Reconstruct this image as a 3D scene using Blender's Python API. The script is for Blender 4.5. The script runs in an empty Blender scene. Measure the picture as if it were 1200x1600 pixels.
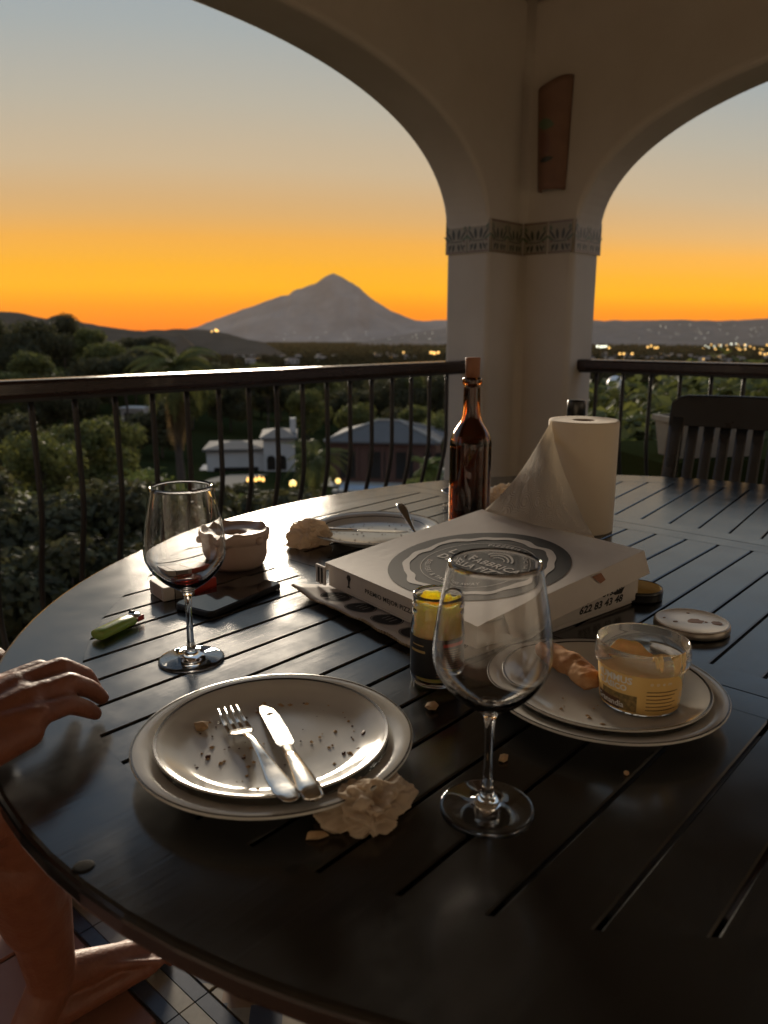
import bpy, bmesh, math, random
from mathutils import Vector, Matrix, noise as mnoise

SC = bpy.context.scene
COL = SC.collection
R = math.radians
PI = math.pi

# ------------------------------------------------------------------ camera
CAM_Z = 1.14
cam_data = bpy.data.cameras.new('camera')
cam = bpy.data.objects.new('camera', cam_data)
COL.objects.link(cam)
cam.location = (0, 0, CAM_Z)
cam.rotation_euler = (R(90 - 13.13), 0, 0)
cam_data.sensor_fit = 'VERTICAL'
cam_data.sensor_height = 32
cam_data.lens = 24
cam_data.clip_start = 0.02
cam_data.clip_end = 30000
cam_data.dof.use_dof = True
cam_data.dof.focus_distance = 1.0
cam_data.dof.aperture_fstop = 5.6
SC.camera = cam

# ------------------------------------------------------------------ sky and afterglow
SUN_AZ = R(-12)            # left of the view axis (+Y), behind the hills
SUN_EL = R(1.5)
world = bpy.data.worlds.new('World')
SC.world = world
world.use_nodes = True
wn = world.node_tree.nodes
wl = world.node_tree.links
wn.clear()


def s2l(c):
    return tuple(((v / 255) / 12.92 if v / 255 <= 0.04045 else ((v / 255 + 0.055) / 1.055) ** 2.4) for v in c)


def build_sky():
    out = wn.new('ShaderNodeOutputWorld')
    bg = wn.new('ShaderNodeBackground')
    wl.new(bg.outputs[0], out.inputs[0])
    tc = wn.new('ShaderNodeTexCoord')
    sep = wn.new('ShaderNodeSeparateXYZ')
    wl.new(tc.outputs['Generated'], sep.inputs[0])
    # dusk colours by height above the horizon, on the sunset side
    ramp = wn.new('ShaderNodeValToRGB')
    stops = [(0.0, (0.5744, 0.1041, 0.001)),
             (0.03, (0.5918, 0.1701, 0.0004)),
             (0.056, (0.6203, 0.2693, 0.0008)),
             (0.078, (0.626, 0.2822, 0.01)),
             (0.112, (0.6386, 0.3047, 0.0501)),
             (0.141, (0.5689, 0.3313, 0.1237)),
             (0.198, (0.48, 0.3673, 0.2354)),
             (0.27, (0.3903, 0.3584, 0.2912)),
             (0.356, (0.3031, 0.3322, 0.3322)),
             (0.48, (0.2354, 0.2951, 0.3539)),
             (0.75, (0.2085, 0.2795, 0.3719)),
             (1.0, (0.1716, 0.2425, 0.3539))]
    cr = ramp.color_ramp
    while len(cr.elements) < len(stops):
        cr.elements.new(0.5)
    for e, (p, c) in zip(cr.elements, stops):
        e.position = p
        e.color = (*c, 1)
    # the side away from the sunset
    ramp2 = wn.new('ShaderNodeValToRGB')
    wl.new(sep.outputs['Z'], ramp2.inputs[0])
    stops2 = [(0.0, (138, 130, 134)), (0.12, (170, 150, 148)), (0.3, (152, 156, 166)), (0.6, (136, 154, 176)), (1.0, (128, 152, 178))]
    cr = ramp2.color_ramp
    while len(cr.elements) < len(stops2):
        cr.elements.new(0.5)
    for e, (p, c) in zip(cr.elements, stops2):
        e.position = p
        e.color = (*s2l(c), 1)
    dot = wn.new('ShaderNodeVectorMath')
    dot.operation = 'DOT_PRODUCT'
    wl.new(tc.outputs['Generated'], dot.inputs[0])
    dot.inputs[1].default_value = (math.sin(SUN_AZ), math.cos(SUN_AZ), 0)
    # the warm band sinks lower away from the sunset point
    f1 = wn.new('ShaderNodeMath')
    f1.operation = 'MULTIPLY_ADD'
    wl.new(dot.outputs['Value'], f1.inputs[0])
    f1.inputs[1].default_value = -1.9
    f1.inputs[2].default_value = 2.9
    f2 = wn.new('ShaderNodeMath')
    f2.operation = 'MULTIPLY'
    wl.new(f1.outputs[0], f2.inputs[0])
    wl.new(sep.outputs['Z'], f2.inputs[1])
    wl.new(f2.outputs[0], ramp.inputs[0])
    mr = wn.new('ShaderNodeMapRange')
    mr.interpolation_type = 'SMOOTHSTEP'
    mr.inputs['From Min'].default_value = -0.45
    mr.inputs['From Max'].default_value = 0.75
    wl.new(dot.outputs['Value'], mr.inputs['Value'])
    mix = wn.new('ShaderNodeMix')
    mix.data_type = 'RGBA'
    wl.new(mr.outputs[0], mix.inputs[0])
    wl.new(ramp2.outputs[0], mix.inputs[6])
    wl.new(ramp.outputs[0], mix.inputs[7])
    # physical sky underneath
    sky = wn.new('ShaderNodeTexSky')
    sky.sky_type = 'NISHITA'
    sky.sun_disc = False
    sky.sun_elevation = SUN_EL
    sky.sun_rotation = SUN_AZ
    sky.dust_density = 2.0
    sc = wn.new('ShaderNodeVectorMath')
    sc.operation = 'SCALE'
    sc.inputs['Scale'].default_value = 0.05
    wl.new(sky.outputs[0], sc.inputs[0])
    add = wn.new('ShaderNodeMix')
    add.data_type = 'RGBA'
    add.blend_type = 'MIX'
    add.inputs[0].default_value = 0.01
    wl.new(mix.outputs[2], add.inputs[6])
    wl.new(sc.outputs[0], add.inputs[7])
    # the afterglow is strongest low on the sunset side
    glow = wn.new('ShaderNodeMapRange')
    glow.interpolation_type = 'SMOOTHSTEP'
    glow.inputs['From Min'].default_value = 0.16
    glow.inputs['From Max'].default_value = 0.0
    glow.inputs['To Min'].default_value = 1.0
    glow.inputs['To Max'].default_value = 1.55
    wl.new(sep.outputs['Z'], glow.inputs['Value'])
    gs = wn.new('ShaderNodeVectorMath')
    gs.operation = 'SCALE'
    wl.new(add.outputs[2], gs.inputs[0])
    wl.new(glow.outputs[0], gs.inputs['Scale'])
    wl.new(gs.outputs[0], bg.inputs['Color'])
    bg.inputs['Strength'].default_value = 1.08


build_sky()

sun_data = bpy.data.lights.new('sun', 'SUN')
sun_data.energy = 4.6
sun_data.angle = R(14)
sun_data.color = (1.0, 0.85, 0.66)
sun = bpy.data.objects.new('sun', sun_data)
COL.objects.link(sun)
_d = Vector((math.sin(SUN_AZ) * math.cos(R(8)), math.cos(SUN_AZ) * math.cos(R(8)), math.sin(R(8))))
sun.rotation_euler = (-_d).to_track_quat('-Z', 'Y').to_euler()

SC.view_settings.view_transform = 'Standard'
SC.view_settings.look = 'None'
SC.view_settings.exposure = 0.22
SC.view_settings.gamma = 1.0
SC.render.engine = 'CYCLES'
SC.cycles.use_denoising = True
SC.cycles.max_bounces = 10
SC.cycles.diffuse_bounces = 4
SC.cycles.glossy_bounces = 4
SC.cycles.transmission_bounces = 10
SC.cycles.transparent_max_bounces = 8
SC.cycles.volume_bounces = 0
SC.cycles.sample_clamp_indirect = 4.0

# ------------------------------------------------------------------ helpers
A48 = R(48)                # the table, the railing and the arcade run along this direction
CA, SA = math.cos(A48), math.sin(A48)


def tl(a, n, z=0.0):
    """terrace frame (a along the slats, n towards the left railing) to world"""
    return Vector((a * CA - n * SA, a * SA + n * CA, z))


def link(o, parent=None):
    COL.objects.link(o)
    if parent is not None:
        o.parent = parent
    return o


def mesh_data(name, verts, faces, mat=None, smooth=False):
    me = bpy.data.meshes.new(name)
    me.from_pydata([tuple(v) for v in verts], [], [tuple(f) for f in faces])
    if mat is not None:
        me.materials.append(mat)
    if smooth:
        me.polygons.foreach_set('use_smooth', [True] * len(me.polygons))
    me.update()
    return me


def ob(name, me, parent=None, loc=None, rot=None):
    o = bpy.data.objects.new(name, me)
    link(o, parent)
    if loc is not None:
        o.location = loc
    if rot is not None:
        o.rotation_euler = rot
    return o


def bevel(o, w, seg=2, ang=35):
    m = o.modifiers.new('bevel', 'BEVEL')
    m.width = w
    m.segments = seg
    m.limit_method = 'ANGLE'
    m.angle_limit = R(ang)
    m.harden_normals = False
    return o


def tag(o, label=None, cat=None, group=None, kind=None):
    if label:
        o['label'] = label
    if cat:
        o['category'] = cat
    if group:
        o['group'] = group
    if kind:
        o['kind'] = kind
    return o


def thing(name, label, cat, loc=(0, 0, 0), rz=0.0, group=None):
    o = bpy.data.objects.new(name, None)
    o.empty_display_size = 0.1
    COL.objects.link(o)
    o.location = loc
    o.rotation_euler = (0, 0, rz)
    return tag(o, label, cat, group)


def copy_tree(o, parent=None):
    c = o.copy()
    COL.objects.link(c)
    c.parent = parent
    for ch in list(o.children):
        copy_tree(ch, c)
    return c


class MB:
    """collects geometry for one mesh"""

    def __init__(self):
        self.v, self.f = [], []

    def add(self, vs, fs, mtx=None):
        b = len(self.v)
        for v in vs:
            v = Vector(v)
            self.v.append(mtx @ v if mtx else v)
        for f in fs:
            self.f.append([b + i for i in f])
        return self

    def box(self, x0, x1, y0, y1, z0, z1, mtx=None):
        vs = [(x0, y0, z0), (x1, y0, z0), (x1, y1, z0), (x0, y1, z0), (x0, y0, z1), (x1, y0, z1), (x1, y1, z1), (x0, y1, z1)]
        fs = [(0, 3, 2, 1), (4, 5, 6, 7), (0, 1, 5, 4), (1, 2, 6, 5), (2, 3, 7, 6), (3, 0, 4, 7)]
        return self.add(vs, fs, mtx)

    def prism(self, poly, z0, z1, mtx=None):
        n = len(poly)
        vs = [(p[0], p[1], z0) for p in poly] + [(p[0], p[1], z1) for p in poly]
        fs = [tuple(range(n - 1, -1, -1)), tuple(range(n, 2 * n))]
        for i in range(n):
            j = (i + 1) % n
            fs.append((i, j, n + j, n + i))
        return self.add(vs, fs, mtx)

    def rings(self, rings, closed_ring=True, cap=True, closed_path=False, mtx=None):
        n = len(rings[0])
        vs = [p for r in rings for p in r]
        fs = []
        m = len(rings)
        for k in range(m if closed_path else m - 1):
            k2 = (k + 1) % m
            for i in range(n if closed_ring else n - 1):
                j = (i + 1) % n
                fs.append((k * n + i, k * n + j, k2 * n + j, k2 * n + i))
        if cap and not closed_path:
            fs.append(tuple(range(n - 1, -1, -1)))
            fs.append(tuple((m - 1) * n + i for i in range(n)))
        return self.add(vs, fs, mtx)

    def lathe(self, prof, n=32, mtx=None):
        vs, fs, idx = [], [], []
        for r, z in prof:
            if r < 1e-6:
                idx.append([len(vs)])
                vs.append((0, 0, z))
            else:
                idx.append(list(range(len(vs), len(vs) + n)))
                for i in range(n):
                    t = 2 * PI * i / n
                    vs.append((r * math.cos(t), r * math.sin(t), z))
        for k in range(len(prof) - 1):
            A, B = idx[k], idx[k + 1]
            if len(A) == 1 and len(B) == 1:
                continue
            for i in range(n):
                j = (i + 1) % n
                if len(A) == 1:
                    fs.append((A[0], B[j], B[i]))
                elif len(B) == 1:
                    fs.append((A[i], A[j], B[0]))
                else:
                    fs.append((A[i], A[j], B[j], B[i]))
        return self.add(vs, fs, mtx)

    def tube(self, path, rad, n=8, mtx=None):
        path = [Vector(p) for p in path]
        if not isinstance(rad, (list, tuple)):
            rad = [rad] * len(path)
        rings = []
        prev = None
        for i, p in enumerate(path):
            t = (path[min(i + 1, len(path) - 1)] - path[max(i - 1, 0)]).normalized()
            up = prev if prev is not None else (Vector((0, 0, 1)) if abs(t.z) < 0.9 else Vector((1, 0, 0)))
            s = t.cross(up).normalized()
            u = s.cross(t).normalized()
            prev = u
            rings.append([p + (s * math.cos(2 * PI * k / n) + u * math.sin(2 * PI * k / n)) * rad[i] for k in range(n)])
        return self.rings(rings, mtx=mtx)

    def loft(self, path, w, t, up=(0, 0, 1), n=14, pw=2.6, mtx=None):
        """flattened bar: widths w and thicknesses t along a path"""
        path = [Vector(p) for p in path]
        up0 = Vector(up)
        rings = []
        for i, p in enumerate(path):
            tg = (path[min(i + 1, len(path) - 1)] - path[max(i - 1, 0)]).normalized()
            s = tg.cross(up0).normalized()
            u = s.cross(tg).normalized()
            ring = []
            for k in range(n):
                a = 2 * PI * k / n
                c, sn = math.cos(a), math.sin(a)
                ring.append(p + s * (w[i] / 2 * math.copysign(abs(c) ** (2 / pw), c)) + u * (t[i] / 2 * math.copysign(abs(sn) ** (2 / pw), sn)))
            rings.append(ring)
        return self.rings(rings, mtx=mtx)

    def data(self, name, mat, smooth=False):
        return mesh_data(name, self.v, self.f, mat, smooth)

    def build(self, name, mat, parent=None, smooth=False, loc=None, rot=None, bev=0, seg=2):
        o = ob(name, self.data(name, mat, smooth), parent, loc, rot)
        if bev:
            bevel(o, bev, seg)
        return o


def spline(pts, per=5):
    """Catmull-Rom through 2-D or 3-D points"""
    P = [Vector(p) if len(p) == 3 else Vector((p[0], p[1], 0)) for p in pts]
    d = len(pts[0])
    out = []
    for i in range(len(P) - 1):
        p0, p1, p2, p3 = P[max(i - 1, 0)], P[i], P[i + 1], P[min(i + 2, len(P) - 1)]
        for k in range(per):
            t = k / per
            q = 0.5 * ((2 * p1) + (p2 - p0) * t + (2 * p0 - 5 * p1 + 4 * p2 - p3) * t * t + (3 * p1 - p0 - 3 * p2 + p3) * t ** 3)
            out.append(tuple(q)[:d])
    out.append(tuple(P[-1])[:d])
    return out


def smooth_profile(pts, per=4):
    q = spline(pts, per)
    return [(max(r, 0.0), z) for r, z in q]


def text_mesh(s, size, mat, fn=None, spacing=1.0, align='CENTER', bold=0.0):
    cu = bpy.data.curves.new('lettering', 'FONT')
    cu.body = s
    cu.size = size
    cu.align_x = align
    cu.align_y = 'CENTER'
    cu.space_character = spacing
    cu.offset = bold
    cu.resolution_u = 2
    cu.fill_mode = 'FRONT'
    o = bpy.data.objects.new('tmp', cu)
    COL.objects.link(o)
    dg = bpy.context.evaluated_depsgraph_get()
    me = bpy.data.meshes.new_from_object(o.evaluated_get(dg))
    bpy.data.objects.remove(o)
    bpy.data.curves.remove(cu)
    me.materials.clear()
    me.materials.append(mat)
    if fn:
        for v in me.vertices:
            v.co = fn(v.co)
    me.name = 'lettering'
    me.update()
    return me


def displace(me, fn):
    for v in me.vertices:
        v.co = fn(v.co.copy())
    me.update()


# ------------------------------------------------------------------ materials
def pm(name, col, rough=0.6, metal=0.0, col2=None, scale=20.0, stretch=(1, 1, 1), amt=0.5, bump=0.0, bscale=None,
       rvar=0.0, detail=4.0, coat=0.0, trans=0.0, ior=1.5, sss=0.0, spec=0.5, coord='Object', emit=None, estr=0.0, sheen=0.0):
    m = bpy.data.materials.new(name)
    m.use_nodes = True
    nt = m.node_tree
    n, l = nt.nodes, nt.links
    b = n['Principled BSDF']
    b.inputs['Base Color'].default_value = (*col, 1)
    b.inputs['Roughness'].default_value = rough
    b.inputs['Metallic'].default_value = metal
    b.inputs['IOR'].default_value = ior
    b.inputs['Specular IOR Level'].default_value = spec
    b.inputs['Coat Weight'].default_value = coat
    b.inputs['Transmission Weight'].default_value = trans
    if sheen:
        b.inputs['Sheen Weight'].default_value = sheen
    if sss:
        b.inputs['Subsurface Weight'].default_value = sss
        b.inputs['Subsurface Radius'].default_value = (0.02, 0.008, 0.004)
        b.inputs['Subsurface Scale'].default_value = 0.4
    if emit:
        b.inputs['Emission Color'].default_value = (*emit, 1)
        b.inputs['Emission Strength'].default_value = estr
        m.cycles.emission_sampling = 'NONE'
    tc = n.new('ShaderNodeTexCoord')
    mp = n.new('ShaderNodeMapping')
    mp.inputs['Scale'].default_value = stretch
    l.new(tc.outputs[coord], mp.inputs[0])
    if col2 is not None or rvar:
        nz = n.new('ShaderNodeTexNoise')
        nz.inputs['Scale'].default_value = scale
        nz.inputs['Detail'].default_value = detail
        nz.inputs['Roughness'].default_value = 0.6
        l.new(mp.outputs[0], nz.inputs[0])
        if col2 is not None:
            mr = n.new('ShaderNodeMapRange')
            mr.inputs['From Min'].default_value = 0.5 - 0.5 * (1 - amt) - 0.02
            mr.inputs['From Max'].default_value = 0.5 + 0.5 * (1 - amt) + 0.02
            l.new(nz.outputs[0], mr.inputs[0])
            mx = n.new('ShaderNodeMix')
            mx.data_type = 'RGBA'
            mx.inputs[6].default_value = (*col, 1)
            mx.inputs[7].default_value = (*col2, 1)
            l.new(mr.outputs[0], mx.inputs[0])
            l.new(mx.outputs[2], b.inputs['Base Color'])
        if rvar:
            m2 = n.new('ShaderNodeMapRange')
            m2.inputs['To Min'].default_value = max(0.02, rough - rvar)
            m2.inputs['To Max'].default_value = min(1.0, rough + rvar)
            m2.inputs['From Min'].default_value = 0.3
            m2.inputs['From Max'].default_value = 0.7
            l.new(nz.outputs[0], m2.inputs[0])
            l.new(m2.outputs[0], b.inputs['Roughness'])
    if bump:
        n2 = n.new('ShaderNodeTexNoise')
        n2.inputs['Scale'].default_value = bscale or scale * 2
        n2.inputs['Detail'].default_value = 5
        l.new(mp.outputs[0], n2.inputs[0])
        bp = n.new('ShaderNodeBump')
        bp.inputs['Strength'].default_value = bump
        bp.inputs['Distance'].default_value = 0.002
        l.new(n2.outputs[0], bp.inputs['Height'])
        l.new(bp.outputs[0], b.inputs['Normal'])
    return m


MAT = {}
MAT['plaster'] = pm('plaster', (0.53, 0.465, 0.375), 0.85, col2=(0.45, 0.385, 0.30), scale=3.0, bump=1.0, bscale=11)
MAT['unseen_wall_white'] = pm('unseen_wall_whitewash', (0.68, 0.64, 0.58), 0.85, col2=(0.62, 0.58, 0.52), scale=3.0, bump=0.3, bscale=28)  # unseen back wall, kept pale to bounce light into the terrace
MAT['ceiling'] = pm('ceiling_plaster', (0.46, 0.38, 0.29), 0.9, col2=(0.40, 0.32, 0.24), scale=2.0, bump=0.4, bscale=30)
MAT['terracotta'] = pm('terracotta_tile', (0.33, 0.155, 0.10), 0.5, col2=(0.25, 0.115, 0.075), scale=9, bump=0.2, bscale=60, rvar=0.1)
MAT['grout'] = pm('grout', (0.16, 0.125, 0.10), 0.9, col2=(0.11, 0.09, 0.07), scale=40, bump=0.3)
MAT['sconce'] = pm('sconce_clay', (0.20, 0.105, 0.06), 0.8, col2=(0.15, 0.075, 0.045), scale=14, bump=0.4, bscale=60)
MAT['rail'] = pm('rail_paint', (0.030, 0.014, 0.010), 0.26, col2=(0.020, 0.011, 0.009), scale=12, stretch=(0.2, 2, 2), rvar=0.06, coat=0.2)
MAT['iron'] = pm('black_iron', (0.008, 0.0075, 0.007), 0.45, col2=(0.012, 0.011, 0.010), scale=60, bump=0.15)
MAT['chair'] = pm('chair_resin', (0.018, 0.018, 0.018), 0.34, col2=(0.028, 0.027, 0.026), scale=9, rvar=0.1, bump=0.1, bscale=90)
MAT['china'] = pm('glazed_china', (0.62, 0.61, 0.58), 0.12, col2=(0.55, 0.54, 0.51), scale=22, rvar=0.05, spec=0.42)
MAT['china_line'] = pm('china_line', (0.03, 0.028, 0.028), 0.22)
MAT['steel'] = pm('cutlery_steel', (0.60, 0.58, 0.54), 0.16, metal=1.0, rvar=0.07, scale=30)
MAT['card_white'] = pm('printed_card', (0.56, 0.52, 0.49), 0.6, col2=(0.51, 0.47, 0.44), scale=18, bump=0.12, bscale=90)
MAT['card_brown'] = pm('raw_card', (0.36, 0.27, 0.18), 0.8, col2=(0.30, 0.22, 0.145), scale=40, bump=0.2, bscale=120)
MAT['ink'] = pm('black_ink', (0.026, 0.025, 0.025), 0.7, col2=(0.036, 0.034, 0.033), scale=30, spec=0.25)
MAT['ink_white'] = pm('light_print', (0.56, 0.52, 0.49), 0.6)
MAT['ink_grey'] = pm('faded_print', (0.20, 0.19, 0.18), 0.55)
MAT['tissue'] = pm('tissue_paper', (0.78, 0.66, 0.52), 0.9, col2=(0.72, 0.58, 0.43), scale=30, bump=0.35, bscale=160, sheen=0.2)
MAT['skin'] = pm('skin', (0.25, 0.092, 0.048), 0.5, col2=(0.19, 0.062, 0.032), scale=34, bump=0.6, bscale=150, sss=0.12, rvar=0.10)
MAT['hair'] = pm('hair', (0.03, 0.018, 0.012), 0.6, col2=(0.05, 0.03, 0.02), scale=80, stretch=(1, 1, 0.2), bump=0.4)
MAT['cloth_dark'] = pm('dark_cloth', (0.03, 0.032, 0.04), 0.9, col2=(0.022, 0.024, 0.03), scale=60, bump=0.3, bscale=400)
MAT['cloth_grey'] = pm('grey_cloth', (0.18, 0.18, 0.18), 0.9, col2=(0.14, 0.14, 0.14), scale=60, bump=0.3, bscale=400)
MAT['ceramic_pink'] = pm('pale_ceramic', (0.47, 0.36, 0.30), 0.42, col2=(0.42, 0.31, 0.25), scale=12, rvar=0.08, bump=0.05)
MAT['ash'] = pm('ash', (0.03, 0.028, 0.026), 0.95)
MAT['lighter'] = pm('green_plastic', (0.40, 0.56, 0.16), 0.25, sss=0.5, spec=0.5)
MAT['red'] = pm('red_plastic', (0.45, 0.035, 0.02), 0.35)
MAT['pack_white'] = pm('packet_card', (0.55, 0.52, 0.50), 0.5, col2=(0.5, 0.47, 0.44), scale=40)
MAT['pack_red'] = pm('packet_red', (0.40, 0.04, 0.025), 0.45)
MAT['phone'] = pm('phone_body', (0.012, 0.012, 0.013), 0.35)
MAT['phone_glass'] = pm('phone_glass', (0.006, 0.006, 0.007), 0.05, spec=0.6)
MAT['cork'] = pm('wood_stopper', (0.30, 0.13, 0.065), 0.65, col2=(0.22, 0.09, 0.045), scale=40, stretch=(3, 3, 0.4), bump=0.2)
MAT['mustard'] = pm('mustard', (0.90, 0.68, 0.22), 0.45, col2=(0.86, 0.58, 0.15), scale=60, bump=0.5, bscale=120, sss=0.5)
MAT['label_black'] = pm('jar_label', (0.014, 0.014, 0.016), 0.4)
MAT['label_line'] = pm('jar_print', (0.26, 0.15, 0.10), 0.5)
MAT['gold'] = pm('gold_print', (0.42, 0.30, 0.12), 0.45)
MAT['hummus'] = pm('hummus', (0.80, 0.64, 0.36), 0.55, col2=(0.72, 0.52, 0.24), scale=90, bump=0.6, bscale=150, sss=0.12)
MAT['tub_label'] = pm('tub_label', (0.78, 0.54, 0.20), 0.42, col2=(0.72, 0.46, 0.15), scale=8)
MAT['tub_olive'] = pm('tub_photo_print', (0.14, 0.10, 0.035), 0.45, col2=(0.30, 0.20, 0.07), scale=260, amt=0.8)
MAT['tub_dark'] = pm('tub_dark_print', (0.10, 0.045, 0.02), 0.45)
MAT['crust'] = pm('pizza_crust', (0.30, 0.115, 0.045), 0.85, col2=(0.56, 0.33, 0.17), scale=34, amt=0.72, bump=0.5, bscale=90, spec=0.15)
MAT['crumb'] = pm('bread_crumb', (0.55, 0.40, 0.24), 0.8, col2=(0.42, 0.26, 0.13), scale=120)
MAT['crumb_dark'] = pm('burnt_crumb', (0.09, 0.028, 0.014), 0.6)
MAT['lid_white'] = pm('lid_enamel', (0.80, 0.79, 0.77), 0.25, col2=(0.74, 0.72, 0.69), scale=14)
MAT['lid_edge'] = pm('lid_metal', (0.30, 0.27, 0.24), 0.35, metal=0.7)
MAT['lid_black'] = pm('lid_black', (0.010, 0.010, 0.011), 0.35)
MAT['rust'] = pm('sauce_stain', (0.22, 0.10, 0.03), 0.4)
MAT['wine'] = pm('red_wine', (0.30, 0.02, 0.012), 0.05, trans=0.7, ior=1.34)
MAT['core'] = pm('card_core', (0.22, 0.13, 0.08), 0.85)
MAT['dish_blue'] = pm('dish_glaze', (0.10, 0.14, 0.19), 0.25)
MAT['cap_dark'] = pm('dark_glass_cap', (0.01, 0.012, 0.012), 0.2)


def wood_mat():
    m = bpy.data.materials.new('dark_stained_wood')
    m.use_nodes = True
    n, l = m.node_tree.nodes, m.node_tree.links
    b = n['Principled BSDF']
    tc = n.new('ShaderNodeTexCoord')
    info = n.new('ShaderNodeObjectInfo')
    off = n.new('ShaderNodeVectorMath')
    off.operation = 'MULTIPLY_ADD'
    sep = n.new('ShaderNodeCombineXYZ')
    l.new(info.outputs['Random'], sep.inputs[0])
    l.new(info.outputs['Random'], sep.inputs[1])
    off.inputs[1].default_value = (7, 3, 0)
    l.new(sep.outputs[0], off.inputs[0])
    l.new(tc.outputs['Object'], off.inputs[2])
    mp = n.new('ShaderNodeMapping')
    mp.inputs['Scale'].default_value = (1.2, 26, 26)
    l.new(off.outputs[0], mp.inputs[0])
    g = n.new('ShaderNodeTexNoise')
    g.inputs['Scale'].default_value = 5
    g.inputs['Detail'].default_value = 6
    g.inputs['Distortion'].default_value = 0.6
    l.new(mp.outputs[0], g.inputs[0])
    cr = n.new('ShaderNodeValToRGB')
    cr.color_ramp.elements[0].position = 0.32
    cr.color_ramp.elements[0].color = (0.004, 0.004, 0.004, 1)
    cr.color_ramp.elements[1].position = 0.72
    cr.color_ramp.elements[1].color = (0.009, 0.0088, 0.0085, 1)
    l.new(g.outputs[0], cr.inputs[0])
    l.new(cr.outputs[0], b.inputs['Base Color'])
    # worn, greasy varnish: gloss changes in soft patches
    sm = n.new('ShaderNodeTexNoise')
    sm.inputs['Scale'].default_value = 13
    sm.inputs['Detail'].default_value = 5
    sm.inputs['Roughness'].default_value = 0.65
    l.new(off.outputs[0], sm.inputs[0])
    mr = n.new('ShaderNodeMapRange')
    mr.inputs['From Min'].default_value = 0.3
    mr.inputs['From Max'].default_value = 0.7
    mr.inputs['To Min'].default_value = 0.15
    mr.inputs['To Max'].default_value = 0.24
    l.new(sm.outputs[0], mr.inputs[0])
    l.new(mr.outputs[0], b.inputs['Roughness'])
    b.inputs['IOR'].default_value = 1.68
    b.inputs['Coat Weight'].default_value = 0.1
    b.inputs['Coat Roughness'].default_value = 0.2
    add = n.new('ShaderNodeMath')
    add.operation = 'MULTIPLY_ADD'
    l.new(sm.outputs[0], add.inputs[0])
    add.inputs[1].default_value = 0.5
    l.new(g.outputs[0], add.inputs[2])
    bp = n.new('ShaderNodeBump')
    bp.inputs['Strength'].default_value = 0.07
    bp.inputs['Distance'].default_value = 0.0015
    l.new(add.outputs[0], bp.inputs['Height'])
    l.new(bp.outputs[0], b.inputs['Normal'])
    return m


MAT['wood'] = wood_mat()


def glass_mat(name, col=(1, 1, 1), rough=0.0, ior=1.5):
    m = bpy.data.materials.new(name)
    m.use_nodes = True
    b = m.node_tree.nodes['Principled BSDF']
    b.inputs['Base Color'].default_value = (*col, 1)
    b.inputs['Roughness'].default_value = rough
    b.inputs['IOR'].default_value = ior
    b.inputs['Transmission Weight'].default_value = 1.0
    return m


MAT['glass'] = glass_mat('clear_glass')
MAT['amber'] = glass_mat('amber_glass', (0.31, 0.115, 0.03))
MAT['plastic_clear'] = glass_mat('clear_plastic', (0.97, 0.96, 0.93), 0.10, 1.25)


def towel_mat():
    m = pm('embossed_towel', (0.68, 0.58, 0.45), 0.95, sheen=0.2)
    n, l = m.node_tree.nodes, m.node_tree.links
    b = n['Principled BSDF']
    tc = n.new('ShaderNodeTexCoord')
    vo = n.new('ShaderNodeTexVoronoi')
    vo.inputs['Scale'].default_value = 26
    l.new(tc.outputs['UV'], vo.inputs[0])
    sn = n.new('ShaderNodeMath')
    sn.operation = 'MULTIPLY'
    sn.inputs[1].default_value = 55
    l.new(vo.outputs['Distance'], sn.inputs[0])
    s2 = n.new('ShaderNodeMath')
    s2.operation = 'SINE'
    l.new(sn.outputs[0], s2.inputs[0])
    bp = n.new('ShaderNodeBump')
    bp.inputs['Strength'].default_value = 0.7
    bp.inputs['Distance'].default_value = 0.0014
    l.new(s2.outputs[0], bp.inputs['Height'])
    l.new(bp.outputs[0], b.inputs['Normal'])
    return m


MAT['towel'] = towel_mat()


def add_translucency(m, amount, tint=None):
    n, l = m.node_tree.nodes, m.node_tree.links
    b = n['Principled BSDF']
    out = [k for k in n if k.type == 'OUTPUT_MATERIAL'][0]
    tr = n.new('ShaderNodeBsdfTranslucent')
    if b.inputs['Base Color'].links:
        l.new(b.inputs['Base Color'].links[0].from_socket, tr.inputs['Color'])
    else:
        tr.inputs['Color'].default_value = b.inputs['Base Color'].default_value
    mx = n.new('ShaderNodeMixShader')
    mx.inputs[0].default_value = amount
    l.new(b.outputs[0], mx.inputs[1])
    l.new(tr.outputs[0], mx.inputs[2])
    l.new(mx.outputs[0], out.inputs['Surface'])


MAT['towel_sheet'] = towel_mat()
MAT['towel_sheet'].node_tree.nodes['Principled BSDF'].inputs['Base Color'].default_value = (0.80, 0.73, 0.63, 1)
add_translucency(MAT['towel_sheet'], 0.5)
add_translucency(MAT['tissue'], 0.45)
_b = MAT['mustard'].node_tree.nodes['Principled BSDF']
_b.inputs['Subsurface Weight'].default_value = 1.0
_b.inputs['Subsurface Radius'].default_value = (0.035, 0.022, 0.006)
_b.inputs['Subsurface Scale'].default_value = 1.0
add_translucency(MAT['plastic_clear'], 0.03)
add_translucency(MAT['lighter'], 0.25)
# ================================================================== terrace
# ---------------------------------------------------------------- floor
FLOOR_A = (-2.6, 3.389)
FLOOR_N = (-2.0, 2.144)
floor = MB().box(-2.9, 3.66, -2.3, 2.42, -0.22, -0.006).build('floor', MAT['grout'], rot=(0, 0, A48))
tag(floor, kind='structure')


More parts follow.
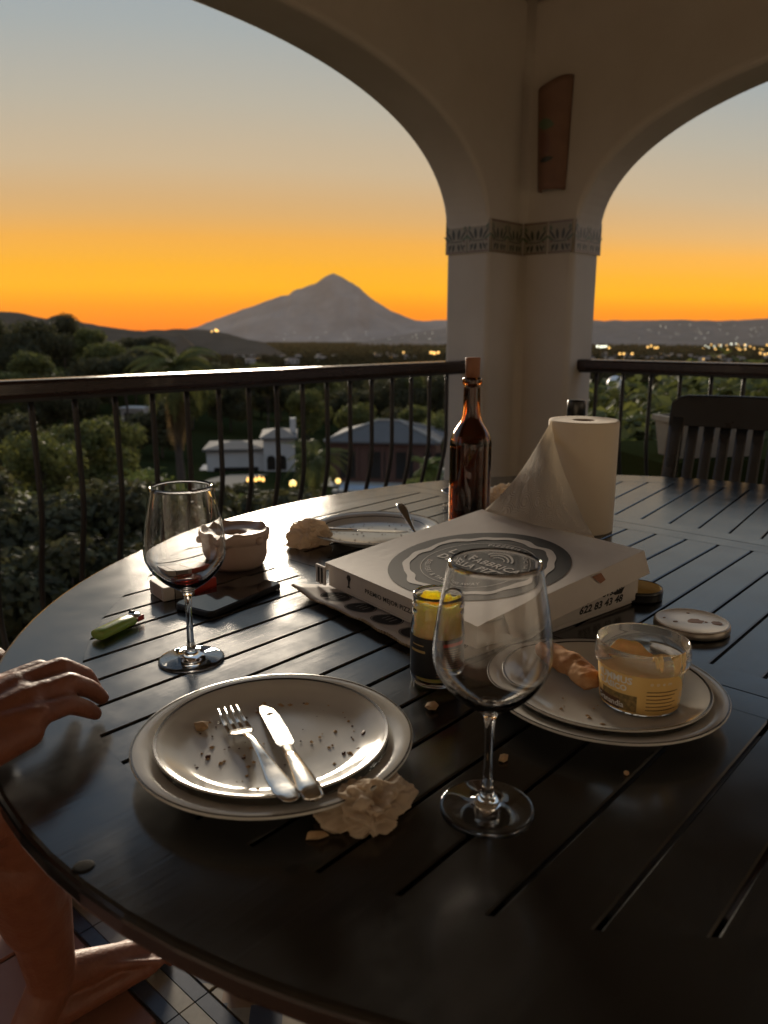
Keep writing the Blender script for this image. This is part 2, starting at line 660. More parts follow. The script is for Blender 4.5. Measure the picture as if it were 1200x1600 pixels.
def pattern_tile_mat():
    """printed tile: blue star and ochre kites on a cream ground"""
    m = bpy.data.materials.new('patterned_tile')
    m.use_nodes = True
    n, l = m.node_tree.nodes, m.node_tree.links
    b = n['Principled BSDF']
    b.inputs['Roughness'].default_value = 0.38
    tc = n.new('ShaderNodeTexCoord')
    sep = n.new('ShaderNodeSeparateXYZ')
    l.new(tc.outputs['Object'], sep.inputs[0])

    def math_(op, a, bb=None, c=None):
        k = n.new('ShaderNodeMath')
        k.operation = op
        for i, v in enumerate((a, bb, c)):
            if v is None:
                continue
            if isinstance(v, (int, float)):
                k.inputs[i].default_value = v
            else:
                l.new(v, k.inputs[i])
        return k.outputs[0]

    x = math_('ABSOLUTE', math_('PINGPONG', math_('ADD', sep.outputs[0], 5.0), 0.074))
    y = math_('ABSOLUTE', math_('PINGPONG', math_('ADD', sep.outputs[1], 5.0), 0.074))
    s = math_('ADD', x, y)
    star = math_('GREATER_THAN', s, 0.098)
    kite = math_('GREATER_THAN', math_('ABSOLUTE', math_('SUBTRACT', x, y)), 0.034)
    ring = math_('LESS_THAN', s, 0.040)
    nz = n.new('ShaderNodeTexNoise')
    nz.inputs['Scale'].default_value = 60
    l.new(tc.outputs['Object'], nz.inputs[0])

    def mix(f, c1, c2):
        k = n.new('ShaderNodeMix')
        k.data_type = 'RGBA'
        l.new(f, k.inputs[0])
        for i, c in ((6, c1), (7, c2)):
            if isinstance(c, tuple):
                k.inputs[i].default_value = (*c, 1)
            else:
                l.new(c, k.inputs[i])
        return k.outputs[2]

    c = mix(kite, (0.34, 0.29, 0.21), (0.30, 0.17, 0.08))
    c = mix(star, c, (0.045, 0.060, 0.10))
    c = mix(ring, c, (0.055, 0.075, 0.12))
    c = mix(math_('MULTIPLY', nz.outputs[0], 0.5), c, (0.12, 0.10, 0.08))
    l.new(c, b.inputs['Base Color'])
    return m


MAT['pattern'] = pattern_tile_mat()
MAT['strip_blue'] = pm('blue_border_tile', (0.05, 0.065, 0.10), 0.4, col2=(0.08, 0.10, 0.14), scale=50)
MAT['strip_cream'] = pm('cream_border_tile', (0.34, 0.31, 0.25), 0.4, col2=(0.24, 0.22, 0.18), scale=50)


def floor_tiles():
    rnd = random.Random(4)
    ts = 0.33
    g = 0.006
    me_t = MB().box(-ts / 2 + g / 2, ts / 2 - g / 2, -ts / 2 + g / 2, ts / 2 - g / 2, -0.010, 0.0).data('terracotta_tile', MAT['terracotta'])
    ps = 0.296
    me_p = MB().box(-ps / 2 + .002, ps / 2 - .002, -ps / 2 + .002, ps / 2 - .002, -0.010, 0.0).data('patterned_tile', MAT['pattern'])
    A0 = 0.59            # border of the patterned carpet
    # terracotta field, camera side and house side of the border
    a = A0 - 0.045 - ts / 2
    rows = []
    while a > -2.6:
        rows.append(a)
        a -= ts
    big = []
    for a in rows:
        n = -1.8
        while n < 2.3:
            big.append((a, n))
            n += ts
    for a, n in big:
        o = ob('terracotta_tile', me_t, floor, (a, n, rnd.uniform(-0.0012, 0.0012)))
        bevel(o, 0.003, 1)
    # border strips along n: blue, cream, blue
    for off, w, mt in ((-0.030, 0.026, 'strip_blue'), (0.0, 0.030, 'strip_cream'), (0.030, 0.026, 'strip_blue')):
        me = MB().box(-w / 2, w / 2, -0.148, 0.148, -0.010, 0.0).data('border_tile', MAT[mt])
        n = -1.85
        while n < 2.1:
            ob('border_tile', me, floor, (A0 + off, n, 0.0005))
            n += 0.299
    a = A0 + 0.046 + ps / 2
    while a < 3.35:
        n = -1.85
        while n < 2.1:
            ob('patterned_tile', me_p, floor, (a, n, rnd.uniform(-0.0008, 0.0008)))
            n += ps + 0.003
        a += ps + 0.003


floor_tiles()

# ---------------------------------------------------------------- arcade walls
TH = 0.255
CEIL = 2.62


def arch_z(x, c, half, spring=1.55, rise=0.66, e=2.3):
    t = min(1.0, abs(x - c) / half)
    return spring + rise * (1 - t ** e) ** (1 / e)


def arch_wall(arches, x0, x1, y0, y1, name, parent, axis):
    """wall along axis 'a' (thickness in n) or 'n' (thickness in a)"""
    mb = MB()
    edges = sorted([(c - h, c + h, c, h) for c, h in arches])

    def P(x, y, z):
        return (x, y, z) if axis == 'a' else (y, x, z)

    def cap(poly2):
        mb.f.append(poly2)

    # piers
    xs = [x0] + [v for e in edges for v in e[:2]] + [x1]
    for i in range(0, len(xs), 2):
        if xs[i + 1] - xs[i] > 1e-4:
            p, q = xs[i], xs[i + 1]
            vs = [P(p, y0, -0.2), P(q, y0, -0.2), P(q, y1, -0.2), P(p, y1, -0.2), P(p, y0, CEIL), P(q, y0, CEIL), P(q, y1, CEIL), P(p, y1, CEIL)]
            left_arch = any(abs(e[1] - p) < 1e-6 for e in edges)
            right_arch = any(abs(e[0] - q) < 1e-6 for e in edges)
            sp = 1.55
            # faces front/back as full quads, end faces only below the springing if an arch starts there
            b = len(mb.v)
            mb.v += [Vector(v) for v in vs]
            mb.v += [Vector(P(p, y0, sp)), Vector(P(p, y1, sp)), Vector(P(q, y0, sp)), Vector(P(q, y1, sp))]
            mb.f.append([b + 0, b + 1, b + 10, b + 5, b + 4, b + 8])
            mb.f.append([b + 3, b + 9, b + 7, b + 6, b + 11, b + 2])
            if left_arch:
                mb.f.append([b + 0, b + 8, b + 9, b + 3])
            else:
                mb.f.append([b + 0, b + 8, b + 4, b + 7, b + 9, b + 3])
            if right_arch:
                mb.f.append([b + 1, b + 2, b + 11, b + 10])
            else:
                mb.f.append([b + 1, b + 2, b + 11, b + 6, b + 5, b + 10])
            mb.f.append([b + 4, b + 5, b + 6, b + 7])
    for (l, r, c, h) in edges:
        N = 64
        pts = []
        for k in range(N + 1):
            t = -math.cos(PI * k / N)
            x = c + h * t
            z = arch_z(x, c, h) if 0 < k < N else 1.55
            pts.append((x, z))
        b = len(mb.v)
        for x, z in pts:
            mb.v += [Vector(P(x, y0, z)), Vector(P(x, y1, z)), Vector(P(x, y0, CEIL)), Vector(P(x, y1, CEIL))]
        for k in range(N):
            i, j = b + 4 * k, b + 4 * (k + 1)
            mb.f.append([i, j, j + 2, i + 2])
            mb.f.append([i + 1, i + 3, j + 3, j + 1])
            mb.f.append([i, i + 1, j + 1, j])
            mb.f.append([i + 2, j + 2, j + 3, i + 3])
    me = mb.data(name, MAT['plaster'])
    bm = bmesh.new()
    bm.from_mesh(me)
    bmesh.ops.remove_doubles(bm, verts=bm.verts, dist=1e-5)
    bmesh.ops.recalc_face_normals(bm, faces=bm.faces)
    bm.to_mesh(me)
    bm.free()
    o = ob(name, me, parent)
    bevel(o, 0.030, 4, 50)
    return o


arcade = thing('arcade', 'white plastered arcade with two wide arches meeting at a corner pier', 'arcade', (0, 0, 0), A48)
arch_wall([(1.6, 1.515), (-1.45, 1.0)], -2.9, 3.644, 2.144, 2.399, 'arched_wall', arcade, 'a')
arch_wall([(0.36, 1.5)], -2.3, 2.26, 3.389, 3.6435, 'arched_wall', arcade, 'n')

# soft plastered cove in the inner corner of the pier
for zlo, zhi in ((0.0, 1.505), (1.657, CEIL - 0.002)):
    rad_ = 0.035
    pts_ = [(3.392, 2.147)] + [(3.389 - rad_ + rad_ * math.sin(R(90) * k / 8) - 0.0008, 2.144 - rad_ + rad_ * math.cos(R(90) * k / 8) - 0.0008) for k in range(9)]
    pts_[1] = (3.389 - rad_, 2.147)
    pts_[-1] = (3.392, 2.144 - rad_)
    cv = MB()
    rows_ = [[Vector((x_, y_, z_)) for x_, y_ in pts_] for z_ in (zlo, zhi)]
    cv.rings(rows_)
    cv.build('corner_cove', MAT['plaster'], arcade, True)

# painted tile band round the corner pier
MAT['band_tile'] = pm('band_tile', (0.27, 0.23, 0.155), 0.4, col2=(0.22, 0.18, 0.115), scale=20)
MAT['band_ink'] = pm('band_glaze_dark', (0.030, 0.032, 0.016), 0.4)
MAT['band_green'] = pm('band_glaze_green', (0.075, 0.10, 0.045), 0.35)
MAT['band_red'] = pm('band_glaze_brown', (0.14, 0.06, 0.035), 0.35)


def leaf2d(cx, cz, ang, ln, wd):
    pts = []
    for k in range(10):
        t = k / 9
        pts.append((t * ln, wd * math.sin(PI * t) ** 0.8))
    for k in range(8, 0, -1):
        t = k / 9
        pts.append((t * ln, -wd * math.sin(PI * t) ** 0.8))
    c, s = math.cos(ang), math.sin(ang)
    return [(cx + x * c - y * s, cz + x * s + y * c) for x, y in pts]


def band():
    Z0, Z1 = 1.507, 1.655
    w = 0.127
    t = 0.005
    tile = MB().box(-w / 2 + .0008, w / 2 - .0008, -t, 0, Z0, Z1).data('band_tile', MAT['band_tile'])
    zc = Z0 + 0.052

    def motif(polys, mat, name, d):
        mb = MB()
        for p in polys:
            b = len(mb.v)
            mb.v += [Vector((x, -t - d, z)) for x, z in p]
            mb.f.append(list(range(b, b + len(p))))
        return mb.data(name, mat)

    dark, green, red = [], [], []
    for s in (-1, 1):
        dark.append(leaf2d(s * 0.012, zc + 0.010, R(90 - s * 8), 0.052, 0.0085))
        dark.append(leaf2d(s * 0.020, zc + 0.006, R(90 - s * 38), 0.068, 0.0055))
        dark.append(leaf2d(s * 0.012, zc - 0.006, R(-90 + s * 12), 0.036, 0.0075))
        dark.append(leaf2d(s * 0.026, zc - 0.006, R(-90 + s * 30), 0.040, 0.005))
        dark.append(leaf2d(s * 0.044, zc - 0.024, R(60), 0.014, 0.005))
        green.append(leaf2d(s * 0.030, zc + 0.004, R(90 - s * 58), 0.052, 0.006))
        green.append(leaf2d(s * 0.046, zc + 0.052, R(90 - s * 20), 0.026, 0.006))
        red.append(leaf2d(s * 0.050, zc - 0.002, R(90 + s * 30), 0.024, 0.006))
    dark.append([(-0.034, zc + 0.001), (0.034, zc + 0.001), (0.030, zc + 0.005), (-0.030, zc + 0.005)])
    red.append([(-0.06, Z1 - 0.010), (0.06, Z1 - 0.010), (0.06, Z1 - 0.005), (-0.06, Z1 - 0.005)])
    red.append([(-0.06, Z0 + 0.005), (0.06, Z0 + 0.005), (0.06, Z0 + 0.009), (-0.06, Z0 + 0.009)])
    md = motif(dark, MAT['band_ink'], 'tile_motif', 0.0004)
    mg = motif(green, MAT['band_green'], 'tile_motif', 0.0005)
    mr = motif(red, MAT['band_red'], 'tile_motif', 0.0003)
    # (start point, direction angle) in the terrace frame; tile faces -y locally
    spots = []
    for k in range(2):
        spots.append((3.115, 2.399 - 0.0635 - 0.128 * k, -90))          # left jamb faces -a
        spots.append((3.115 + 0.07 + 0.134 * k, 2.144, 0))              # left inner face, faces -n
        spots.append((3.389, 2.144 - 0.075 - 0.136 * k, -90))           # right inner face, faces -a
        spots.append((3.389 + 0.0635 + 0.128 * k, 1.86, 0))             # right jamb, faces -n
    for a, n, rz in spots:
        o = ob('band_tile', tile, arcade, (a, n, 0), (0, 0, R(rz)))
        for m in (md, mg, mr):
            tag(ob('tile_motif', m, o), kind='stuff')


band()

# ceiling, unseen house wall added behind to block light, and the terrace's own base
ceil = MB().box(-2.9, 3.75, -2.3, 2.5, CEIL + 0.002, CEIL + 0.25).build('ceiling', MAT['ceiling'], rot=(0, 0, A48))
tag(ceil, kind='structure')
hw = MB()
hw.box(-2.85, -2.6, -2.25, 2.14, 0.0, CEIL)
hw.box(-2.6, 3.385, -2.25, -2.0, 0.0, CEIL)
hwall = hw.build('unseen_house_wall', MAT['unseen_wall_white'], rot=(0, 0, A48))
tag(hwall, kind='structure')
base = MB().box(-2.88, 3.62, -2.28, 2.38, -4.5, -0.225).build('terrace_base', MAT['plaster'], rot=(0, 0, A48))
tag(base, kind='structure')


# ---------------------------------------------------------------- railings
def baluster_data():
    path = []
    for k in range(25):
        z = 0.945 - (0.945 - 0.10) * k / 24
        t = max(0.0, min(1.0, (0.66 - z) / 0.36))
        off = 0.062 * (0.5 - 0.5 * math.cos(PI * t))
        if z < 0.30:
            u = (0.30 - z) / 0.20
            off *= 1 - 0.75 * (0.5 - 0.5 * math.cos(PI * min(1, u)))
        path.append((0, off, z))
    return MB().tube(path, 0.0095, 8).data('baluster', MAT['iron'], True)


BAL = baluster_data()


def railing(label, length, loc, rz, offs, zt):
    r = thing('balcony_railing', label, 'railing', loc, rz, 'terrace railings')
    prof = [(-0.034, -0.052), (0.034, -0.052), (0.037, -0.040), (0.037, -0.012), (0.030, -0.002), (0.012, 0.0), (-0.012, 0.0), (-0.030, -0.002), (-0.037, -0.012), (-0.037, -0.040)]
    mb = MB()
    mb.rings([[Vector((x, y, zt + z)) for y, z in prof] for x in (0.0, length)])
    tr = mb.build('top_rail', MAT['rail'], r)
    MB().box(0.0, length, -0.016, 0.016, zt - 0.064, zt - 0.0525).build('under_bar', MAT['iron'], r)
    MB().box(0.0, length, -0.016, 0.046, 0.085, 0.105).build('bottom_rail', MAT['iron'], r, bev=0.002)
    for x in offs:
        ob('baluster', BAL, r, (x, 0, zt - 1.01))
    return r


p = tl(0.085, 2.27)
railing('long dark iron railing under the arch that frames the mountain', 3.03, p, A48, [0.984 - 0.085 + 0.1325 * k for k in range(-6, 16)], 1.01)
p = tl(3.515, 1.859)
railing('dark iron railing behind the black slatted chair', 2.999, p, A48 - PI / 2, [0.089 + 0.137 * k for k in range(22)], 1.015)


# ---------------------------------------------------------------- clay wall lamp
def sconce():
    p = tl(3.389, 1.985)
    s = thing('wall_lamp', 'terracotta half-round wall lamp high on the corner pier', 'wall lamp', (p.x, p.y, 0), A48 - PI / 2)
    # local: x along wall, y into the wall (+y), front is -y
    Z0, Z1 = 1.785, 2.225
    N, M = 20, 16
    outer, inner = [], []
    for j in range(M + 1):
        t = j / M
        r = 0.066 + 0.016 * t ** 0.8
        ro, ri = [], []
        for i in range(N + 1):
            a = PI + PI * i / N
            c, sn = math.cos(a), math.sin(a)
            top = 0.03 * (c * 0.9) + 0.012 * abs(c)
            z = Z0 + (Z1 - Z0) * t + (top if j == M else top * t * t)
            ro.append(Vector((r * c, r * 1.15 * sn - 0.004, z)))
            ri.append(Vector(((r - 0.010) * c, (r - 0.010) * 1.15 * sn - 0.004, z)))
        outer.append(ro)
        inner.append(ri)
    rings = [o + i[::-1] for o, i in zip(outer, inner)]
    MB().rings(rings).build('lamp_shade', MAT['sconce'], s, True)
    MB().box(-0.05, 0.05, -0.010, -0.001, 1.85, 2.15).build('back_plate', MAT['sconce'], s, bev=0.003)
    MB().lathe([(0, 2.02), (0.012, 2.02), (0.016, 2.04), (0.026, 2.075), (0.024, 2.10), (0.012, 2.125), (0, 2.13)], 16, Matrix.Translation((0, -0.045, 0))).build('bulb', MAT['ceramic_pink'], s, True)
    # glazed leaf and pale fruit on the shade
    def onshade(x, z, d=0.002):
        t = (z - Z0) / (Z1 - Z0)
        r = 0.066 + 0.016 * max(t, 0) ** 0.8 + d
        c = max(-0.99, min(0.99, x / r))
        return Vector((x, -r * 1.15 * math.sqrt(1 - c * c) - 0.004, z))
    def patch(poly, mat, name, d):
        mb = MB()
        mb.v = [onshade(x, z, d) for x, z in poly]
        c = onshade(sum(q[0] for q in poly) / len(poly), sum(q[1] for q in poly) / len(poly), d + 0.004)
        mb.v.append(c)
        k = len(poly)
        mb.f = [[i, (i + 1) % k, k] for i in range(k)]
        mb.build(name, mat, s, True)
    patch(leaf2d(-0.045, 2.065, R(-8), 0.085, 0.024), MAT['band_green'], 'leaf_relief', 0.002)
    patch([(-0.012 + 0.034 * math.cos(t), 1.98 + 0.048 * math.sin(t)) for t in [2 * PI * k / 18 for k in range(18)]], MAT['band_red'], 'fruit_relief', 0.002)
    patch(leaf2d(-0.03, 1.905, R(10), 0.07, 0.012), MAT['band_ink'], 'leaf_relief', 0.002)


sconce()
# ================================================================== dining table
TZ = 0.74
TC = (1.2125, 0.55)         # centre in the terrace frame
TAX, TBX = 1.0, 0.835       # semi axes


MAT['plug'] = pm('wood_plug', (0.012, 0.012, 0.012), 0.85, spec=0.12)


def make_table():
    t = thing('dining_table', 'large oval dark slatted wooden table set with the remains of a meal', 'table', (0, 0, 0), A48)
    IA, IB = 0.895, 0.735
    th = 0.022
    seams = (0.878 - TC[0], 1.552 - TC[0])
    ranges = [(-TAX, seams[0] - 0.0012), (seams[0] + 0.0012, seams[1] - 0.0012), (seams[1] + 0.0012, TAX)]

    def ell(x, A, B):
        return B * math.sqrt(max(0.0, 1 - (x / A) ** 2))

    def frame_poly(mb, poly):
        mb.prism([(TC[0] + x, TC[1] + y) for x, y in poly], TZ - th, TZ)

    offs = (-0.047, -0.009, 0.006)
    rots = (0.0, 0.0, R(6.0))
    for li, (x0, x1) in enumerate(ranges):
        mb = MB()
        # rim pieces
        N = 40
        first, last = li == 0, li == 2
        if first or last:
            sgn = -1 if first else 1
            xs = x1 if first else x0
            t_out = math.acos(max(-1, min(1, xs / TAX)))
            t_in = math.acos(max(-1, min(1, xs / IA)))
            po = []
            pi_ = []
            for k in range(N + 1):
                f = k / N
                if last:
                    a1 = -t_out + 2 * t_out * f
                    a2 = -t_in + 2 * t_in * f
                else:
                    a1 = t_out + (2 * PI - 2 * t_out) * f
                    a2 = t_in + (2 * PI - 2 * t_in) * f
                po.append((TAX * math.cos(a1), TBX * math.sin(a1)))
                pi_.append((IA * math.cos(a2), IB * math.sin(a2)))
            for k in range(N):
                frame_poly(mb, [po[k], po[k + 1], pi_[k + 1], pi_[k]])
        else:
            for s in (-1, 1):
                for k in range(16):
                    a = x0 + (x1 - x0) * k / 16
                    b = x0 + (x1 - x0) * (k + 1) / 16
                    q = [(a, s * ell(a, IA, IB)), (b, s * ell(b, IA, IB)), (b, s * ell(b, TAX, TBX)), (a, s * ell(a, TAX, TBX))]
                    frame_poly(mb, q if s > 0 else q[::-1])
        # cross rails next to the seams
        for (c0, c1) in ([(x1 - 0.05, x1)] if first else [(x0, x0 + 0.05)] if last else [(x0, x0 + 0.05), (x1 - 0.05, x1)]):
            y0, y1 = ell(c0, IA, IB), ell(c1, IA, IB)
            frame_poly(mb, [(c0, -y0), (c1, -y1), (c1, y1), (c0, y0)])
        me = mb.data('leaf_frame', MAT['wood'])
        bm = bmesh.new()
        bm.from_mesh(me)
        bmesh.ops.remove_doubles(bm, verts=bm.verts, dist=1e-5)
        # drop the inner walls between neighbouring rim pieces
        dead = [f for f in bm.faces if all(len(e.link_faces) > 2 for e in f.edges) and abs(f.normal.z) < 0.1]
        bmesh.ops.delete(bm, geom=dead, context='FACES_ONLY')
        bmesh.ops.recalc_face_normals(bm, faces=bm.faces)
        bm.to_mesh(me)
        bm.free()
        bm = bmesh.new()
        bm.from_mesh(me)
        lay = bm.edges.layers.float.new('bevel_weight_edge')
        for e in bm.edges:
            if all(abs(((v.co.x - TC[0]) / TAX) ** 2 + ((v.co.y - TC[1]) / TBX) ** 2 - 1) < 2e-3 for v in e.verts) and abs(e.verts[0].co.z - e.verts[1].co.z) < 1e-5:
                e[lay] = 1.0
        bm.to_mesh(me)
        bm.free()
        fr = ob('leaf_frame', me, t)
        bv = fr.modifiers.new('bevel', 'BEVEL')
        bv.width = 0.006
        bv.segments = 3
        bv.limit_method = 'WEIGHT'
        # slats
        s0 = x0 + (0.0505 if not first else 0.0)
        s1 = x1 - (0.0505 if not last else 0.0)
        pitch, gap = 0.0622, 0.0042
        k0 = -int(0.8 / pitch)
        for k in range(k0, -k0 + 1):
            yc = offs[li] + pitch * (k + 0.5)
            ya, yb = yc - pitch / 2 + gap / 2, yc + pitch / 2 - gap / 2
            tan = math.tan(rots[li])
            inside = lambda x, yy: abs(yy + tan * (x - s0)) < ell(x, IA - 0.0004, IB - 0.0004)
            offs_y = [0.0, 0.0016] + [0.0016 + (yb - ya - 0.0032) * q / 10 for q in range(1, 10)] + [yb - ya - 0.0016, yb - ya]
            lines = []
            for oy in offs_y:
                yy = ya + oy
                xs_in = [s0 + (s1 - s0) * i / 60 for i in range(61) if inside(s0 + (s1 - s0) * i / 60, yy)]
                if not xs_in:
                    continue
                lo, hi = xs_in[0], xs_in[-1]
                for _ in range(18):
                    stp = (s1 - s0) / 60 / 2 ** (_ + 1)
                    if lo - stp >= s0 and inside(lo - stp, yy):
                        lo -= stp
                    if hi + stp <= s1 and inside(hi + stp, yy):
                        hi += stp
                zt = TZ - 0.0002 - (0.0015 if oy in (0.0, yb - ya) else 0.0)
                lines.append((lo, hi, yy, zt))
            if len(lines) < 3:
                continue
            rings = []
            for lo, hi, yy, zt in lines:
                p, q = TC[1] + yy + tan * (lo - s0), TC[1] + yy + tan * (hi - s0)
                rings.append([Vector((TC[0] + lo, p, TZ - 0.018)), Vector((TC[0] + hi, q, TZ - 0.018)), Vector((TC[0] + hi, q, zt)), Vector((TC[0] + lo, p, zt))])
            MB().rings(rings).build('slat', MAT['wood'], fr)
    # apron, legs, stretcher
    ap = MB()
    N = 72
    ring = [(TC[0] + 0.88 * math.cos(2 * PI * k / N), TC[1] + 0.715 * math.sin(2 * PI * k / N)) for k in range(N)]
    ring2 = [(TC[0] + 0.86 * math.cos(2 * PI * k / N), TC[1] + 0.695 * math.sin(2 * PI * k / N)) for k in range(N)]
    ap.rings([[Vector((p[0], p[1], TZ - 0.085)), Vector((p[0], p[1], TZ - 0.0225)), Vector((q[0], q[1], TZ - 0.0225)), Vector((q[0], q[1], TZ - 0.085))] for p, q in zip(ring, ring2)], closed_path=True)
    ap.build('apron', MAT['wood'], t)
    for sx in (-1, 1):
        for sy in (-1, 1):
            x, y = TC[0] + sx * 0.50, TC[1] + sy * 0.42
            MB().box(x - 0.032, x + 0.032, y - 0.032, y + 0.032, 0.0, TZ - 0.0225).build('leg', MAT['wood'], t, bev=0.004)
    for sy in (-1, 1):
        y = TC[1] + sy * 0.42
        MB().box(TC[0] - 0.4675, TC[0] + 0.4675, y - 0.02, y + 0.02, TZ - 0.075, TZ - 0.023).build('stretcher', MAT['wood'], t, bev=0.003)
    # screw plug on the rim
    px = Vector((-0.231, 0.513, 0))
    a, n = px.x * CA + px.y * SA, -px.x * SA + px.y * CA
    MB().lathe([(0, 0.0012), (0.0055, 0.0011), (0.0075, 0.0008), (0.0085, 0.0001), (0.0085, -0.003)], 20).build('screw_plug', MAT['plug'], t, True, loc=(a, n, TZ))
    return t


make_table()


# ================================================================== chair beyond the table
def make_chair(label, loc, rz):
    c = thing('slatted_chair', label, 'chair', loc, rz, 'black slatted armchairs')
    m = MAT['chair']
    # local: faces +x; width along y
    W = 0.29
    lean = 0.26

    def back(y, z):
        h = z - 0.43
        return Vector((-0.20 - lean * h - 0.018 * (1 - (y / W) ** 2), y, z))
    # seat slats on a frame
    for s in (-1, 1):
        MB().box(-0.22, 0.24, s * 0.23 - 0.02, s * 0.23 + 0.02, 0.385, 0.418).build('seat_rail', m, c, bev=0.003)
    for k in range(7):
        x = -0.19 + 0.068 * k
        MB().box(x - 0.029, x + 0.029, -0.25, 0.25, 0.4185, 0.436).build('seat_slat', m, c, bev=0.004)
    # legs
    for s in (-1, 1):
        MB().tube([(0.22, s * 0.235, 0.0), (0.21, s * 0.235, 0.385)], [0.017, 0.022], 10).build('leg', m, c, True)
        MB().tube([(-0.30, s * 0.235, 0.0), (-0.22, s * 0.235, 0.40)], [0.017, 0.022], 10).build('leg', m, c, True)
    # back: stiles, wide top rail with rounded corners, lower rail, slats
    for s in (-1, 1):
        path = [back(s * 0.255, 0.38 + (0.86 - 0.38) * k / 8) for k in range(9)]
        MB().loft(path, [0.05] * 9, [0.03] * 9, up=(0, 1, 0) if False else (1, 0, 0.2), pw=4).build('stile', m, c, True)
    secs = []
    for k in range(25):
        y = -0.28 + 0.56 * k / 24
        e = max(0.0, (abs(y) - 0.235) / 0.045)
        z1 = 0.935 + 0.004 * (1 - (y / 0.28) ** 2) - 0.022 * e * e
        z0 = 0.835
        p0, p1 = back(y, z0), back(y, z1)
        tx = 0.014
        secs.append([p0 + Vector((-tx, 0, 0)), p0 + Vector((tx, 0, 0)), p1 + Vector((tx, 0, -0.006)), p1 + Vector((tx * .4, 0, 0)), p1 + Vector((-tx * .4, 0, 0)), p1 + Vector((-tx, 0, -0.006))])
    MB().rings(secs).build('top_rail', m, c, bev=0.003)
    path = [back(-0.235 + 0.47 * k / 8, 0.475) for k in range(9)]
    MB().loft(path, [0.022] * 9, [0.045] * 9, pw=4).build('lower_rail', m, c, True)
    for k in range(9):
        y = -0.200 + 0.40 * k / 8
        path = [back(y, 0.49 + (0.835 - 0.49) * j / 6) for j in range(7)]
        MB().loft(path, [0.036] * 7, [0.014] * 7, up=(1, 0, 0.2), pw=3.5).build('back_slat', m, c, True)
    # armrests
    for s in (-1, 1):
        MB().loft([(-0.27, s * 0.275, 0.63), (-0.1, s * 0.285, 0.64), (0.1, s * 0.285, 0.635), (0.23, s * 0.275, 0.62)], [0.045, 0.05, 0.05, 0.04], [0.022] * 4, pw=3.5).build('armrest', m, c, True)
        MB().tube([(0.2, s * 0.272, 0.615), (0.2, s * 0.245, 0.40)], 0.014, 8).build('arm_post', m, c, True)
    return c


make_chair('black slatted armchair on the far side of the table by the right railing', (1.02, 2.21, 0), R(-126))
_c = make_chair('black slatted armchair the barefoot person sits on', (-0.925, 0.695, 0), R(43))
_c.scale = (1, 1, 0.92)
# ================================================================== things on the table
def plate(label, x, y, d, seed, lines=True, group='dinner plates'):
    p = thing('dinner_plate', label, 'plate', (x, y, TZ), seed * 1.3, group)
    k = d / 0.268
    prof = [(0, 0.0035), (0.072, 0.0035), (0.074, 0.0), (0.082, 0.0), (0.084, 0.004), (0.100, 0.009), (0.112, 0.0155), (0.1335, 0.0205), (0.1340, 0.0222),
            (0.1325, 0.0232), (0.122, 0.0205), (0.1105, 0.0180), (0.1065, 0.0150), (0.098, 0.0100), (0.085, 0.0078), (0.05, 0.0070), (0, 0.0070)]
    MB().lathe([(r * k, z) for r, z in prof], 96).build('plate_body', MAT['china'], p, True)
    if lines:
        for r0, r1 in ((0.1085, 0.1102), (0.1315, 0.1332)):
            mb = MB()
            rings = []
            def zz(r):
                a = [(0.1065, 0.0150), (0.1105, 0.0180), (0.122, 0.0205), (0.1325, 0.0232), (0.134, 0.0222)]
                for (ra, za), (rb, zb) in zip(a, a[1:]):
                    if ra <= r <= rb:
                        return za + (zb - za) * (r - ra) / (rb - ra)
                return 0.0232
            N = 96
            for i in range(N):
                t = 2 * PI * i / N
                rings.append([Vector((r * k * math.cos(t), r * k * math.sin(t), zz(r) + 0.00035)) for r in (r0, r1)])
            mb.rings(rings, closed_ring=False, cap=False, closed_path=True)
            mb.build('rim_line', MAT['china_line'], p, True)
    return p


plate('white dinner plate with a gleaming rim, under the crumb-strewn smaller plate', -0.106, 0.675, 0.268, 1)
plate('white dark-lined dinner plate, lowest under the tub and the crust', 0.243, 0.783, 0.258, 2)


def upper_plate(label, x, y, d, rz):
    p = thing('side_plate', label, 'plate', (x, y, TZ + 0.0086), rz, 'smaller plates stacked on the dinner plates')
    R0 = d / 2
    prof = [(0, 0.0012), (R0 * 0.62, 0.0012), (R0 * 0.64, 0.0), (R0 * 0.70, 0.0), (R0 * 0.74, 0.003), (R0 * 0.86, 0.0085), (R0 * 0.985, 0.0145), (R0, 0.0158), (R0 * 0.994, 0.0170), (R0 * 0.975, 0.0168), (R0 * 0.90, 0.0128), (R0 * 0.80, 0.0068), (R0 * 0.72, 0.0045), (R0 * 0.4, 0.0038), (0, 0.0038)]
    MB().lathe(prof, 96).build('plate_body', MAT['china'], p, True)
    N = 96
    rings = []
    for i in range(N):
        t = 2 * PI * i / N
        rings.append([Vector((r * math.cos(t), r * math.sin(t), z + 0.0003)) for r, z in ((R0 * 0.968, 0.0164), (R0 * 0.990, 0.0170))])
    MB().rings(rings, closed_ring=False, cap=False, closed_path=True).build('rim_line', MAT['china_line'], p, True)
    return p


upper_plate('crumb-strewn smaller plate carrying the knife and fork, stacked on a dinner plate', -0.108, 0.679, 0.226, 0.4)
upper_plate('smaller plate under the plastic tub, stacked on a dinner plate', 0.244, 0.786, 0.224, 1.4)
plate('empty dirty plate at the far edge beside the pizza box', -0.019, 1.492, 0.268, 3)


